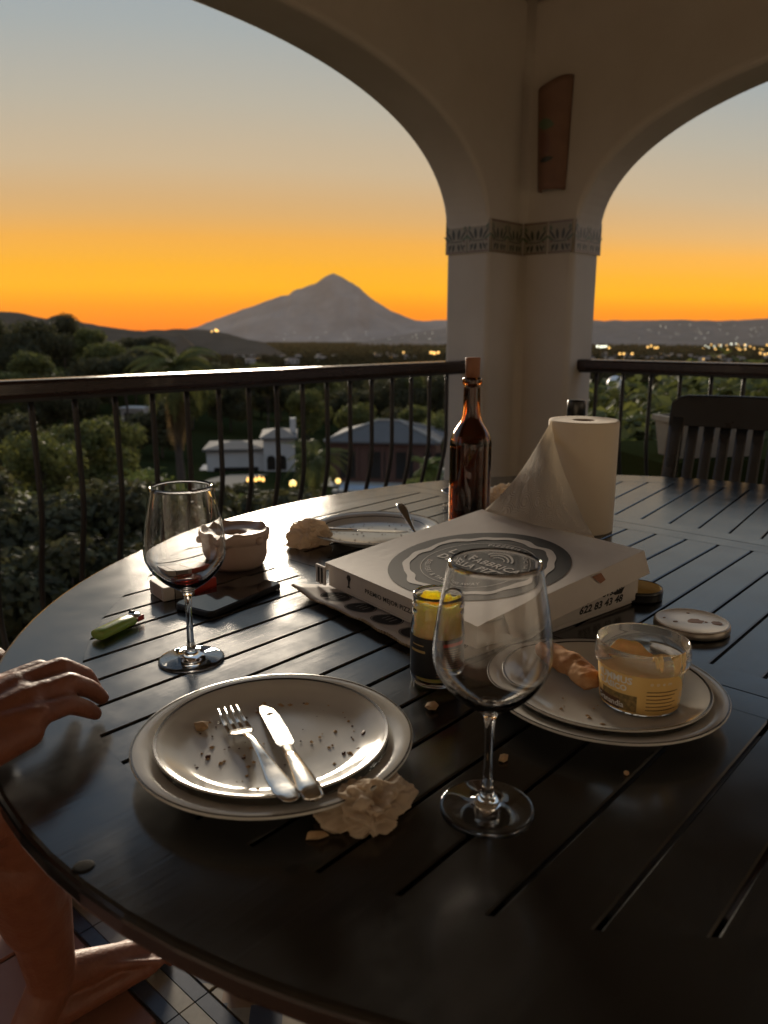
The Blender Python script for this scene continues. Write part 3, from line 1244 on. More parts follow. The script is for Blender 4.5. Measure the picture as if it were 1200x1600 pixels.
def grains(parent, pts, mat, name='crumb', sz=0.003, seed=0):
    rnd = random.Random(seed)
    for (x, y, z, s) in pts:
        bm = bmesh.new()
        bmesh.ops.create_icosphere(bm, subdivisions=1, radius=sz * s)
        sx, sy = rnd.uniform(0.8, 1.7), rnd.uniform(0.7, 1.1)
        ra = rnd.uniform(0, 6)
        for v in bm.verts:
            v.co += Vector((rnd.uniform(-1, 1), rnd.uniform(-1, 1), rnd.uniform(-1, 1))) * sz * s * 0.22
            v.co = Matrix.Rotation(ra, 3, 'Z') @ Vector((v.co.x * sx, v.co.y * sy, v.co.z * 0.6))
        me = bpy.data.meshes.new(name)
        bm.to_mesh(me)
        bm.free()
        me.materials.append(mat)
        o = ob(name, me, None, (x, y, z + sz * s * 0.5))
        yield o


PLZ = TZ + 0.0126
PLF = TZ + 0.0070
crumbs_on_plate = [
    (-0.182, 0.7, 2.6, 'crumb', 'long pale crust crumb beside the fork tines'),
    (-0.196, 0.628, 1.08, 'crumb_dark', 'small red-brown scrap near the left of the front plate'),
    (-0.190, 0.618, 1.66, 'crumb_dark', 'largest burnt scrap at the left of the front plate'),
    (-0.020, 0.690, 1.08, 'crumb_dark', 'lone red-brown scrap at the right of the front plate'),
    (-0.118, 0.725, 1.6, 'crumb', 'pale crumb between fork and knife on the front plate'),
    (-0.038, 0.655, 0.65, 'crumb_dark', 'tiny dark speck right of the knife on the front plate'),
    (-0.075, 0.632, 1.01, 'crumb_dark', 'dark scrap peeking out beside the knife handle'),
    (-0.165, 0.648, 0.86, 'crumb_dark', 'olive-dark fleck in the left half of the front plate'),
]
for x, y, s, m, lab in crumbs_on_plate:
    for o in grains(None, [(x, y, PLZ, s)], MAT[m], 'food_crumb', 0.0032, int(x * -1000)):
        tag(o, lab, 'crumb', 'crumbs on the front plate')
rnd = random.Random(11)


def speck_field(name, parent, cx, cy, rmax, n, mats, z, seed, smin=0.0006, smax=0.0018):
    """a scatter of tiny uncountable crumbs lying on a plate"""
    rn = random.Random(seed)
    mb = MB()
    for i in range(n):
        r = rmax * math.sqrt(rn.random())
        t = rn.uniform(0, 2 * PI)
        x, y = cx + r * math.cos(t), cy + r * math.sin(t)
        s = rn.uniform(smin, smax)
        a = rn.uniform(0, 6)
        c, sn = math.cos(a) * s * rn.uniform(1, 2), math.sin(a) * s
        mb.add([(x - c, y - sn, z + 0.0002), (x + sn, y - c, z + 0.0002), (x + c, y + sn, z + 0.0002), (x - sn, y + c, z + 0.0002), (x, y, z + s * 0.9)],
               [(0, 1, 4), (1, 2, 4), (2, 3, 4), (3, 0, 4)])
    o = mb.build(name, mats)
    return o


tag(speck_field('crumb_dust', None, -0.106, 0.675, 0.098, 60, MAT['crumb_dark'], PLZ + 0.0004, 3, 0.0005, 0.0015), 'scatter of tiny dark crumbs over the front plate', 'crumbs', kind='stuff')
tag(speck_field('crumb_dust', None, -0.106, 0.675, 0.10, 80, MAT['crumb'], PLZ + 0.0004, 5, 0.0008, 0.0024), 'scatter of tiny pale crumbs over the front plate', 'crumbs', kind='stuff')
tag(speck_field('crumb_dust', None, -0.019, 1.492, 0.09, 60, MAT['crumb_dark'], PLF + 0.0004, 8, 0.0007, 0.002), 'scatter of dark crumbs over the far plate', 'crumbs', kind='stuff')
tag(speck_field('crumb_dust', None, 0.22, 0.72, 0.06, 22, MAT['crumb'], PLZ + 0.0004, 9, 0.0008, 0.0022), 'few tiny crumbs on the plate below the tub', 'crumbs', kind='stuff')
for (x, y, s, lab) in ((-0.055, 0.548, 2.0, 'thin pale onion-like shred on the table below the front plate'), (0.115, 0.665, 2.1, 'small pale crumb on the dark table above the right glass foot'),
                       (0.052, 0.766, 2.6, 'pale crumb on the table just below the mustard jar'), (0.225, 0.64, 1.2, 'tiny pale crumb on the table right of the glass foot'),
                       (0.014, 0.60, 1.2, 'tiny white crumb beside the crumpled napkin')):
    for o in grains(None, [(x, y, TZ, s)], MAT['crumb'], 'food_crumb', 0.003, int(abs(x) * 999)):
        tag(o, lab, 'crumb', 'crumbs on the table')


# ---------------------------------------------------------------- cutlery
def fork(label, loc, rot, group='forks'):
    f = thing('fork', label, 'fork', loc, 0, group)
    f.rotation_euler = rot
    # along +x: handle end at 0, tips at 0.20
    hx = [0.0, 0.004, 0.02, 0.045, 0.08, 0.11, 0.128, 0.140]
    z = [0.004, 0.004, 0.0035, 0.004, 0.008, 0.011, 0.009, 0.006]
    MB().loft([(x, 0, zz) for x, zz in zip(hx, z)], [0.006, 0.015, 0.021, 0.019, 0.010, 0.006, 0.007, 0.014], [0.0015, 0.0025, 0.003, 0.003, 0.0032, 0.0032, 0.003, 0.0022], pw=2.4).build('handle', MAT['steel'], f, True)
    MB().loft([(0.1385, 0, 0.0062), (0.144, 0, 0.0045), (0.152, 0, 0.003), (0.160, 0, 0.0025)], [0.012, 0.021, 0.0245, 0.0248], [0.0022, 0.002, 0.0018, 0.0017], pw=4).build('fork_head', MAT['steel'], f, True)
    for k in range(4):
        y = -0.0103 + 0.00687 * k
        MB().loft([(0.158, y, 0.0025), (0.175, y, 0.003), (0.190, y * 0.97, 0.0055), (0.203, y * 0.93, 0.010)], [0.0040, 0.0036, 0.0030, 0.0012], [0.0018, 0.0018, 0.0016, 0.0008], pw=3).build('tine', MAT['steel'], f, True)
    return f


def knife(label, loc, rot, group='table knives'):
    k = thing('table_knife', label, 'knife', loc, 0, group)
    k.rotation_euler = rot
    MB().loft([(x, 0, 0.0042) for x in (0.0, 0.003, 0.02, 0.05, 0.08, 0.103)], [0.008, 0.017, 0.0215, 0.017, 0.0125, 0.012], [0.004, 0.007, 0.008, 0.0075, 0.006, 0.005], pw=2.3).build('handle', MAT['steel'], k, True)
    prof = [(0.103, -0.006), (0.110, -0.009), (0.14, -0.0098), (0.175, -0.0092), (0.195, -0.006), (0.204, -0.001), (0.207, 0.003), (0.204, 0.0072), (0.19, 0.009), (0.14, 0.0088), (0.110, 0.0085), (0.103, 0.006)]
    mb = MB().prism(prof, 0.0035, 0.0050)
    mb.build('blade', MAT['steel'], k, bev=0.0005)
    return k


def aim(p, q, roll=0.0):
    d = (Vector(q) - Vector(p))
    return (roll, -math.atan2(d.z, math.hypot(d.x, d.y)), math.atan2(d.y, d.x))


P0, P1 = (-0.073, 0.549, TZ + 0.0290), (-0.168, 0.742, TZ + 0.0105)
fork('steel fork lying tines-up on the front plate', P0, aim(P0, P1))
P0, P1 = (-0.056, 0.553, TZ + 0.0275), (-0.128, 0.752, TZ + 0.0100)
knife('steel knife with a broad blade on the front plate', P0, aim(P0, P1))
P0, P1 = (-0.155, 1.452, TZ + 0.024), (0.03, 1.480, TZ + 0.010)
knife('knife resting on the left rim of the far plate', P0, aim(P0, P1))
P0, P1 = (0.032, 1.60, TZ + 0.050), (0.075, 1.455, TZ + 0.006)
fork('upturned fork leaning on the far plate with its handle raised', P0, aim(P0, P1, PI))


# ---------------------------------------------------------------- wine glasses
def wine_glass(label, x, y, wine=False):
    g = thing('wine_glass', label, 'wine glass', (x, y, TZ), 0, 'wine glasses')
    out = [(0, 0.0006), (0.030, 0.0003), (0.0385, 0.0), (0.0405, 0.0008), (0.0395, 0.0022), (0.030, 0.0036), (0.016, 0.0062), (0.0085, 0.0105), (0.0052, 0.018), (0.0042, 0.035),
           (0.0040, 0.060), (0.0044, 0.080), (0.0066, 0.089), (0.0145, 0.0955), (0.027, 0.1040), (0.0385, 0.1160), (0.0462, 0.1290), (0.0490, 0.1420), (0.0484, 0.1560), (0.0452, 0.1800), (0.0405, 0.2060), (0.0372, 0.2220)]
    inn = [(0.0366, 0.2225), (0.0360, 0.2218), (0.0393, 0.2060), (0.0440, 0.1800), (0.0472, 0.1560), (0.0477, 0.1420), (0.0449, 0.1300), (0.0372, 0.1178), (0.0258, 0.1068), (0.0138, 0.0998), (0.006, 0.0972), (0, 0.0966)]
    prof = smooth_profile(out, 3) + smooth_profile(inn, 3)
    prof[0] = (0, prof[0][1])
    prof[-1] = (0, prof[-1][1])
    a = next(i for i, q in enumerate(prof) if q[1] > 0.0105)
    b = next(i for i, q in enumerate(prof) if q[1] > 0.0885)
    MB().lathe(prof[:a + 1], 72).build('foot', MAT['glass'], g, True)
    MB().lathe(prof[a:b + 1], 72).build('stem', MAT['glass'], g, True)
    MB().lathe(prof[b:], 72).build('bowl', MAT['glass'], g, True)
    if wine:
        w = [(0, 0.0969), (0.006, 0.0975), (0.0136, 0.1001), (0.0200, 0.1032), (0.0200, 0.1034), (0, 0.1034)]
        MB().lathe(w, 48).build('wine_rest', MAT['wine'], g, True)
    return g


wine_glass('wine glass with a trace of red wine, in front of the ashtray', -0.242, 0.899, True)
wine_glass('empty wine glass in the foreground beside the mustard jar', 0.089, 0.589)


# ---------------------------------------------------------------- ashtray
def ashtray():
    a = thing('ashtray', 'round pale ceramic ashtray with a hole and fluted rim', 'ashtray', (-0.262, 1.308, TZ), 0.4)
    N = 96
    prof = [(0, 0.004), (0.040, 0.004), (0.041, 0.0), (0.046, 0.0), (0.050, 0.006), (0.0545, 0.018), (0.0555, 0.044), (0.0560, 0.046), (0.0590, 0.048), (0.0605, 0.060), (0.0590, 0.0655), (0.0555, 0.0665), (0.0525, 0.0630), (0.045, 0.0600), (0.026, 0.0585), (0.0205, 0.0585), (0.0185, 0.0570), (0.0180, 0.0400), (0.030, 0.030), (0.034, 0.012), (0, 0.010)]
    rings = []
    for r, z in prof:
        ring = []
        for i in range(N):
            t = 2 * PI * i / N
            dz = 0
            if z > 0.046 and r > 0.03:
                for t0 in (0.0, 2 * PI / 3, 4 * PI / 3):
                    d = math.atan2(math.sin(t - t0), math.cos(t - t0))
                    dz -= 0.006 * math.exp(-(d / 0.17) ** 2) * (1 if r > 0.045 else 0.3)
                    dz += 0.003 * (math.exp(-((d - 0.36) / 0.14) ** 2) + math.exp(-((d + 0.36) / 0.14) ** 2)) * (1 if r > 0.045 else 0)
            ring.append(Vector((max(r, 1e-4) * math.cos(t), max(r, 1e-4) * math.sin(t), z + dz)))
        rings.append(ring)
    MB().rings(rings, cap=False).build('ashtray_body', MAT['ceramic_pink'], a, True)
    MB().lathe([(0, 0.016), (0.015, 0.015), (0.026, 0.0125)], 24).build('ash_bed', MAT['ash'], a, True)
    for t0 in (PI / 3 + 0.15, PI + 0.1, 5 * PI / 3):
        bm = MB().lathe([(0, 0.0075), (0.005, 0.006), (0.0072, 0.002), (0.0072, -0.002), (0.005, -0.006), (0, -0.0075)], 14)
        bm.build('knob', MAT['ceramic_pink'], a, True, loc=(0.0605 * math.cos(t0), 0.0605 * math.sin(t0), 0.052))


ashtray()


# ---------------------------------------------------------------- cigarette packet, phone, lighter
def packet():
    c = thing('cigarette_packet', 'white and red cigarette packet under the left wine glass', 'packet', (-0.318, 1.158, TZ), R(38))
    body = MB().box(-0.044, 0.044, -0.0275, 0.0275, 0.0002, 0.022).build('packet_body', MAT['pack_white'], c, bev=0.0012)
    MB().box(0.006, 0.0444, -0.0279, 0.0279, 0.0006, 0.0224).build('red_wrap', MAT['pack_red'], c, bev=0.001)
    MB().box(-0.024, -0.0015, -0.0278, -0.0270, 0.002, 0.020).build('tax_stamp', MAT['ink_grey'], c)
    MB().box(-0.0445, -0.0438, -0.020, 0.012, 0.003, 0.019).build('side_panel', MAT['ceramic_pink'], c)
    MB().box(-0.026, -0.0245, -0.02785, 0.02785, 0.0002, 0.0222).build('lid_seam', MAT['ink'], c)


packet()


def phone():
    cx, cy = (-0.313 - 0.261 - 0.160 - 0.216) / 4, (1.076 + 1.016 + 1.174 + 1.239) / 4
    p = thing('smartphone', 'black smartphone lying face up beside the cigarette packet', 'phone', (cx, cy, TZ), R(58))
    w, l, t = 0.0385, 0.080, 0.0095

    def rr(w, l, r):
        pts = []
        for sx, sy, a0 in ((1, -1, -90), (1, 1, 0), (-1, 1, 90), (-1, -1, 180)):
            for k in range(7):
                a = R(a0 + 15 * k)
                pts.append((sx * (l - r) + r * math.cos(a), sy * (w - r) + r * math.sin(a)))
        return pts
    MB().prism(rr(w, l, 0.010), 0.0004, t).build('case', MAT['phone'], p, bev=0.0018)
    MB().prism(rr(w - 0.0022, l - 0.0022, 0.0085), t, t + 0.0006).build('screen', MAT['phone_glass'], p)
    MB().box(-0.02, 0.004, -w - 0.0008, -w + 0.0005, 0.004, 0.0065).build('side_button', MAT['phone'], p, bev=0.0003)


phone()


def lighter():
    l = thing('lighter', 'bright green plastic lighter lying on the left of the table', 'lighter', (-0.366, 0.996, TZ), math.atan2(0.084, 0.037))
    MB().loft([(x, 0, 0.0075) for x in (-0.040, -0.0385, -0.03, 0.0, 0.022, 0.024)], [0.0215, 0.0245, 0.0252, 0.0252, 0.0248, 0.022], [0.0120, 0.0138, 0.0144, 0.0144, 0.0142, 0.012], pw=2.2, n=24).build('tank', MAT['lighter'], l, True)
    MB().loft([(x, 0, 0.0080) for x in (0.0242, 0.030, 0.036, 0.0385)], [0.020, 0.0205, 0.0185, 0.013], [0.0120, 0.0125, 0.0125, 0.009], pw=3, n=20).build('metal_hood', MAT['steel'], l, True)
    MB().box(0.028, 0.0395, -0.0110, -0.0045, 0.004, 0.0115).build('thumb_button', MAT['red'], l, bev=0.001)
    m = Matrix.Translation((0.034, 0.006, 0.0125)) @ Matrix.Rotation(PI / 2, 4, 'X')
    MB().lathe([(0, -0.003), (0.004, -0.003), (0.004, 0.003), (0, 0.003)], 16, m).build('spark_wheel', MAT['iron'], l)


lighter()


# ---------------------------------------------------------------- pizza box
BU = R(37)
BC = Vector((0.148, 1.138, 0))
BS = 0.345


def pizza_box():
    b = thing('pizza_box', 'white cardboard pizza box with a round black logo, lid slightly lifted', 'pizza box', (BC.x, BC.y, TZ), BU)
    h = BS / 2 - 0.004
    T = 0.003
    z0, zh = 0.0065, 0.041
    MB().box(-h, h, -h, h, z0, z0 + T).build('tray_base', MAT['card_white'], b)
    for nm, bx in (('tray_wall', (-h, -h + T, -h, h)), ('tray_wall', (h - T, h, -h, h)), ('tray_wall', (-h + T, h - T, -h, -h + T)), ('tray_wall', (-h + T, h - T, h - T, h))):
        MB().box(bx[0], bx[1], bx[2], bx[3], z0 + T, zh).build(nm, MAT['card_white'], b, bev=0.0006)
    # loose end tab at the left corner
    MB().box(-h - 0.012, -h - 0.009, h - 0.006, h + 0.020, 0.010, 0.040).build('corner_tab', MAT['card_white'], b, rot=(0, 0, 0))
    for k in range(2):
        MB().box(-h - 0.0124, -h - 0.0118, h - 0.001 + 0.009 * k, h + 0.005 + 0.009 * k, 0.012, 0.037).build('tab_stripe', MAT['ink'], b)
    # lid plane: hinged along -x, rising to +x
    za, zb = 0.0445, 0.0840
    ang = math.atan2(zb - za, BS)
    H2 = BS / 2
    lidm = Matrix.Translation((-H2, 0, za)) @ Matrix.Rotation(-ang, 4, 'Y') @ Matrix.Translation((H2, 0, 0))
    lid = bpy.data.objects.new('lid', None)
    # lid top as a gently sagging sheet
    N = 14
    mb = MB()
    top, bot = [], []
    for i in range(N + 1):
        for j in range(N + 1):
            x = -H2 + BS * i / N
            y = -H2 + BS * j / N
            sag = -0.004 * (1 - (2 * x / BS) ** 2) * (1 - (2 * y / BS) ** 2)
            top.append(Vector((x, y, sag)))
            bot.append(Vector((x, y, sag - T)))
    n1 = (N + 1) ** 2
    fs = []
    for i in range(N):
        for j in range(N):
            a = i * (N + 1) + j
            q = (a, a + N + 1, a + N + 2, a + 1)
            fs.append(q)
            fs.append(tuple(n1 + k for k in reversed(q)))
    for i in range(N):
        for e in ((i, i + 1), ((N) * (N + 1) + i + 1, (N) * (N + 1) + i), ((i + 1) * (N + 1), i * (N + 1)), (i * (N + 1) + N, (i + 1) * (N + 1) + N)):
            fs.append((e[0], e[1], n1 + e[1], n1 + e[0]))
    mb.add(top + bot, fs)
    lid = mb.build('lid', MAT['card_white'], b)
    lid.matrix_local = lidm
    fl = 0.034
    # flanges: front right (-y) flares outwards, right (+x), back (+y), left tucks in
    def flange(p, q, out, hh, name='lid_flap'):
        p, q, out = Vector(p), Vector(q), Vector(out)
        dn = Vector((0, 0, -1)) * hh + out * hh * 0.28
        e = (q - p).normalized() * 0.006
        nrm = out.normalized() * T
        vs = [p, q, q + dn - e * 0, p + dn + e, p - nrm + Vector((0, 0, -0.0005)), q - nrm + Vector((0, 0, -0.0005)), q + dn - nrm, p + dn + e - nrm]
        fs2 = [(0, 1, 2, 3), (7, 6, 5, 4), (0, 4, 5, 1), (1, 5, 6, 2), (2, 6, 7, 3), (3, 7, 4, 0)]
        return MB().add(vs, fs2).build(name, MAT['card_white'], lid)
    flange((-H2 + 0.05, -H2 - 0.0005, -0.0005), (H2 + 0.0, -H2 - 0.0005, -0.0005), (0.1, -1, 0), fl)
    flange((H2 + 0.0005, -H2, -0.0005), (H2 + 0.0005, H2, -0.0005), (1, 0, 0), fl * 1.1)
    flange((H2, H2 + 0.0005, -0.0005), (-H2, H2 + 0.0005, -0.0005), (0, 1, 0), 0.014)
    # brown scuff on the front flap
    MB().add([(H2 - 0.125, -H2 - 0.0036, -0.002), (H2 - 0.105, -H2 - 0.0036, -0.002), (H2 - 0.100, -H2 - 0.0075, -0.013), (H2 - 0.112, -H2 - 0.0078, -0.015)], [(0, 3, 2, 1)]).build('tape_scrap', MAT['cork'], lid)

    def sagz(x, y):
        return -0.004 * (1 - (2 * x / BS) ** 2) * (1 - (2 * y / BS) ** 2)
    # printed logo; text reads from the camera side (-y,-x corner): its up axis
    UP = R(-90)
    LC = Vector((-0.016, -0.014))
    cu, su = math.cos(UP), math.sin(UP)

    def lp(x, y, d):
        X = LC.x + x * cu - y * su
        Y = LC.y + x * su + y * cu
        return Vector((X, Y, sagz(X, Y) + d))

    def disc(rf, d, mat, name, rin=None, N=120):
        mb = MB()
        K = 6
        for k in range(K + 1):
            for i in range(N):
                t = 2 * PI * i / N
                ro = rf(t)
                ri = rin(t) if rin else 0.0005
                r = ri + (ro - ri) * k / K
                mb.v.append(lp(r * math.cos(t), r * math.sin(t), d))
        for k in range(K):
            for i in range(N):
                j = (i + 1) % N
                mb.f.append([k * N + i, (k + 1) * N + i, (k + 1) * N + j, k * N + j])
        return mb.build(name, mat, lid)
    wav = lambda t, r, s: r + 0.0028 * math.sin(7 * t + s) + 0.0018 * math.sin(11 * t + 2 * s) + 0.0012 * math.sin(17 * t)
    disc(lambda t: 0.138, 0.0005, MAT['ink'], 'logo_disc')
    disc(lambda t: wav(t, 0.1155, 1.0), 0.0009, MAT['ink_white'], 'logo_wavy_ring', lambda t: wav(t, 0.1045, 0.6))
    disc(lambda t: 0.0885, 0.0009, MAT['ink_white'], 'logo_line', lambda t: 0.0876)
    for s, size, y, x in (('LA FABBRICA', 0.024, 0.011, 0.002), ('DELLA PIZZA', 0.024, -0.014, 0.002)):
        me = text_mesh(s, size, MAT['ink_white'], lambda co, y=y, x=x: lp(co.x + x, co.y + y, 0.0012), spacing=1.08, bold=0.0004)
        ob('lettering', me, lid)

    def arc(rad, centre_deg, flip=False):
        def f(co):
            a = R(centre_deg) + (-co.x if not flip else co.x) / rad
            r = rad + (co.y if not flip else -co.y)
            return lp(r * math.cos(a), r * math.sin(a), 0.0012)
        return f
    ob('lettering', text_mesh('PIZZERIA & COCINA', 0.0125, MAT['ink_white'], arc(0.078, 75), spacing=1.2), lid)
    ob('lettering', text_mesh('DELIVERY & TAKE AWAY', 0.0115, MAT['ink_white'], arc(0.078, 262, True), spacing=1.15), lid)
    # little pizza-slice drawing above the name
    for k in range(3):
        pts = []
        for i in range(15):
            t = R(15 + 150 * i / 14)
            pts.append((0.010 + (0.030 - 0.008 * k) * math.cos(t), 0.030 + (0.026 - 0.007 * k) * math.sin(t)))
        inner = [(0.010 + (x - 0.010) * 0.88, 0.030 + (y - 0.030) * 0.86) for x, y in pts]
        mb = MB()
        mb.v = [lp(x, y, 0.0012) for x, y in pts] + [lp(x, y, 0.0012) for x, y in inner]
        mb.f = [[i, i + 1, 15 + i + 1, 15 + i] for i in range(14)]
        mb.build('logo_drawing', MAT['ink_white'], lid)
    # print on the tray walls
    def on_left(co):      # wall x = -h, reads along -y
        return Vector((-h - 0.0005, -co.x, co.y * 0.85 + 0.024))
    ob('lettering', text_mesh('PREMIO MEJOR PIZZA DE ESPAÑA 2022', 0.0115, MAT['ink'], lambda co: on_left(Vector((co.x + 0.035, co.y, 0))), spacing=1.05, bold=0.0002), b)
    mb = MB()
    cup = [(-0.107, 0.046), (-0.101, 0.046), (-0.098, 0.040), (-0.1015, 0.034), (-0.1025, 0.026), (-0.0985, 0.022), (-0.109, 0.022), (-0.105, 0.026), (-0.106, 0.034), (-0.110, 0.040)]
    mb.v = [on_left(Vector((x - 0.008, z - 0.030, 0))) for x, z in cup]
    mb.f = [list(range(len(cup)))]
    mb.build('trophy_print', MAT['ink'], b)

    def on_front(co):     # wall y = -h, reads along +x
        return Vector((co.x, -h - 0.0005, co.y * 0.8 + 0.026))
    ob('lettering', text_mesh('A TRABAJO   613 18', 0.0170, MAT['ink'], lambda co: on_front(Vector((co.x + 0.055, co.y + 0.0075 - 0.45 * (co.x) ** 2, 0))), spacing=1.0, bold=0.0005), b)
    ob('lettering', text_mesh('622 83 43 48', 0.0185, MAT['ink'], lambda co: on_front(Vector((co.x + 0.082 + 0.2 * co.y, co.y - 0.0115, 0))), spacing=1.0, bold=0.0007), b)
    mb = MB()
    mb.v = [on_front(Vector((x, y, 0))) for x, y in ((0.105, 0.004), (0.135, 0.010), (0.128, -0.002), (0.112, -0.001))]
    mb.f = [[0, 3, 2, 1]]
    mb.build('arrow_print', MAT['ink'], b)


pizza_box()


def card_sheet():
    c = thing('flattened_carton', 'torn flat carton printed with small round logos, under the pizza box', 'carton', (BC.x, BC.y, TZ), BU + R(2))
    N, M = 30, 20
    x0, x1, y0, y1 = -0.222, 0.19, -0.17, 0.19
    T = 0.0028
    top, bot = [], []
    for i in range(N + 1):
        for j in range(M + 1):
            y = y0 + (y1 - y0) * j / M
            xe = x0 + 0.004 * mnoise.noise(Vector((y * 40, 1.3, 0))) + 0.003 * mnoise.noise(Vector((y * 110, 4.3, 0)))
            x = xe + (x1 - xe) * i / N
            e = max(0, (-0.160 - x) / 0.07)
            z = 0.0034 + 0.010 * e * e * (0.6 + 0.5 * math.sin(y * 14 + 1)) + 0.014 * e * max(0, (y - 0.13) / 0.06)
            top.append(Vector((x, y, z)))
            bot.append(Vector((x, y, z - T)))
    n1 = (N + 1) * (M + 1)
    fs = []
    for i in range(N):
        for j in range(M):
            a = i * (M + 1) + j
            q = (a, a + M + 1, a + M + 2, a + 1)
            fs.append(q)
            fs.append(tuple(n1 + k for k in reversed(q)))
    for j in range(M):
        fs.append((j, j + 1, n1 + j + 1, n1 + j))
        a = N * (M + 1)
        fs.append((a + j + 1, a + j, n1 + a + j, n1 + a + j + 1))
    for i in range(N):
        a, d = i * (M + 1), (i + 1) * (M + 1)
        fs.append((d, a, n1 + a, n1 + d))
        fs.append((a + M, d + M, n1 + d + M, n1 + a + M))
    MB().add(top + bot, fs).build('sheet', MAT['card_white'], c, True)
    # corrugated torn edge
    mb = MB()
    for j in range(70):
        y = y0 + (y1 - y0) * j / 70
        e = (-0.160 + 0.222) / 0.07
        z = 0.0022 + 0.010 * e * e * (0.6 + 0.5 * math.sin(y * 14 + 1)) + 0.014 * e * max(0, (y - 0.13) / 0.06)
        xx = x0 + 0.004 * mnoise.noise(Vector((y * 40, 1.3, 0))) - 0.001
        mb.box(xx - 0.0012, xx + 0.0025, y, y + (y1 - y0) / 70 * 0.62, z - 0.0014, z + 0.0010)
    mb.build('torn_edge', MAT['card_brown'], c)
    for k in range(5):
        cy = 0.125 - 0.062 * k
        cx = -0.184

        def zf(x, y):
            e = max(0, (-0.160 - x) / 0.07)
            return 0.0034 + 0.010 * e * e * (0.6 + 0.5 * math.sin(y * 14 + 1)) + 0.014 * e * max(0, (y - 0.13) / 0.06)
        for (ra, rb, mt) in ((0.0, 0.0215, 'ink'), (0.0225, 0.0240, 'ink')):
            mb = MB()
            NN = 40
            for r in ([ra, (ra + rb) / 2, rb]):
                for i in range(NN):
                    t = 2 * PI * i / NN
                    X, Y = cx + max(r, 1e-4) * math.cos(t), cy + max(r, 1e-4) * math.sin(t)
                    mb.v.append(Vector((X, Y, zf(X, Y) + 0.0004)))
            for q in range(2):
                for i in range(NN):
                    j = (i + 1) % NN
                    mb.f.append([q * NN + i, (q + 1) * NN + i, (q + 1) * NN + j, q * NN + j])
            mb.build('round_print', MAT[mt], c)
        mb = MB()
        for i in range(3):
            yy = cy - 0.008 + 0.008 * i
            mb.v += [Vector((cx + s * 0.012, yy + t, zf(cx, yy) + 0.0007)) for s, t in ((-1, -0.0010), (1, -0.0010), (1, 0.0010), (-1, 0.0010))]
            mb.f.append([4 * i, 4 * i + 1, 4 * i + 2, 4 * i + 3])
        mb.build('fine_print', MAT['ink_grey'], c)


card_sheet()


# ---------------------------------------------------------------- bottle, roll, jar, tub, lids
def amber_bottle():
    b = thing('amber_bottle', 'tall amber glass bottle with a wooden stopper', 'bottle', (0.183, 1.610, TZ))
    out = [(0, 0.006), (0.020, 0.005), (0.034, 0.001), (0.0395, 0.0), (0.0428, 0.004), (0.0438, 0.012), (0.0440, 0.10), (0.0440, 0.165), (0.0432, 0.178), (0.0385, 0.194), (0.0300, 0.208), (0.0222, 0.220), (0.0188, 0.234), (0.0178, 0.26), (0.0170, 0.290), (0.0168, 0.2935),
           (0.0190, 0.2945), (0.0200, 0.2985), (0.0200, 0.3050), (0.0190, 0.3090), (0.0160, 0.3105)]
    inn = [(0.0120, 0.3105), (0.0105, 0.305), (0.0115, 0.26), (0.0145, 0.235), (0.018, 0.222), (0.026, 0.2085), (0.0345, 0.194), (0.0392, 0.177), (0.0402, 0.165), (0.0402, 0.014), (0.038, 0.009), (0.02, 0.012), (0, 0.014)]
    prof = smooth_profile(out, 3) + smooth_profile(inn, 3)
    prof[0] = (0, prof[0][1])
    prof[-1] = (0, prof[-1][1])
    MB().lathe(prof, 64).build('bottle_glass', MAT['amber'], b, True)
    MB().lathe([(0, 0.290), (0.0098, 0.290), (0.0102, 0.309), (0.0118, 0.311), (0.0150, 0.3115), (0.0152, 0.340), (0.0158, 0.349), (0.0150, 0.351), (0, 0.351)], 32).build('stopper', MAT['cork'], b, True)


amber_bottle()


def dark_bottle():
    b = thing('dark_bottle', 'dark bottle almost hidden behind the kitchen roll, its cap showing', 'bottle', (0.435, 1.745, TZ))
    MB().lathe(smooth_profile([(0, 0.002), (0.03, 0.0), (0.034, 0.004), (0.035, 0.02), (0.035, 0.15), (0.030, 0.175), (0.020, 0.195), (0.0165, 0.21), (0.0165, 0.232), (0, 0.232)], 3), 36).build('bottle_body', MAT['cap_dark'], b, True)
    MB().lathe([(0.0168, 0.214), (0.0205, 0.2145), (0.0205, 0.250), (0.0190, 0.2525), (0, 0.2525)], 36).build('cap', MAT['lid_black'], b, True)


dark_bottle()


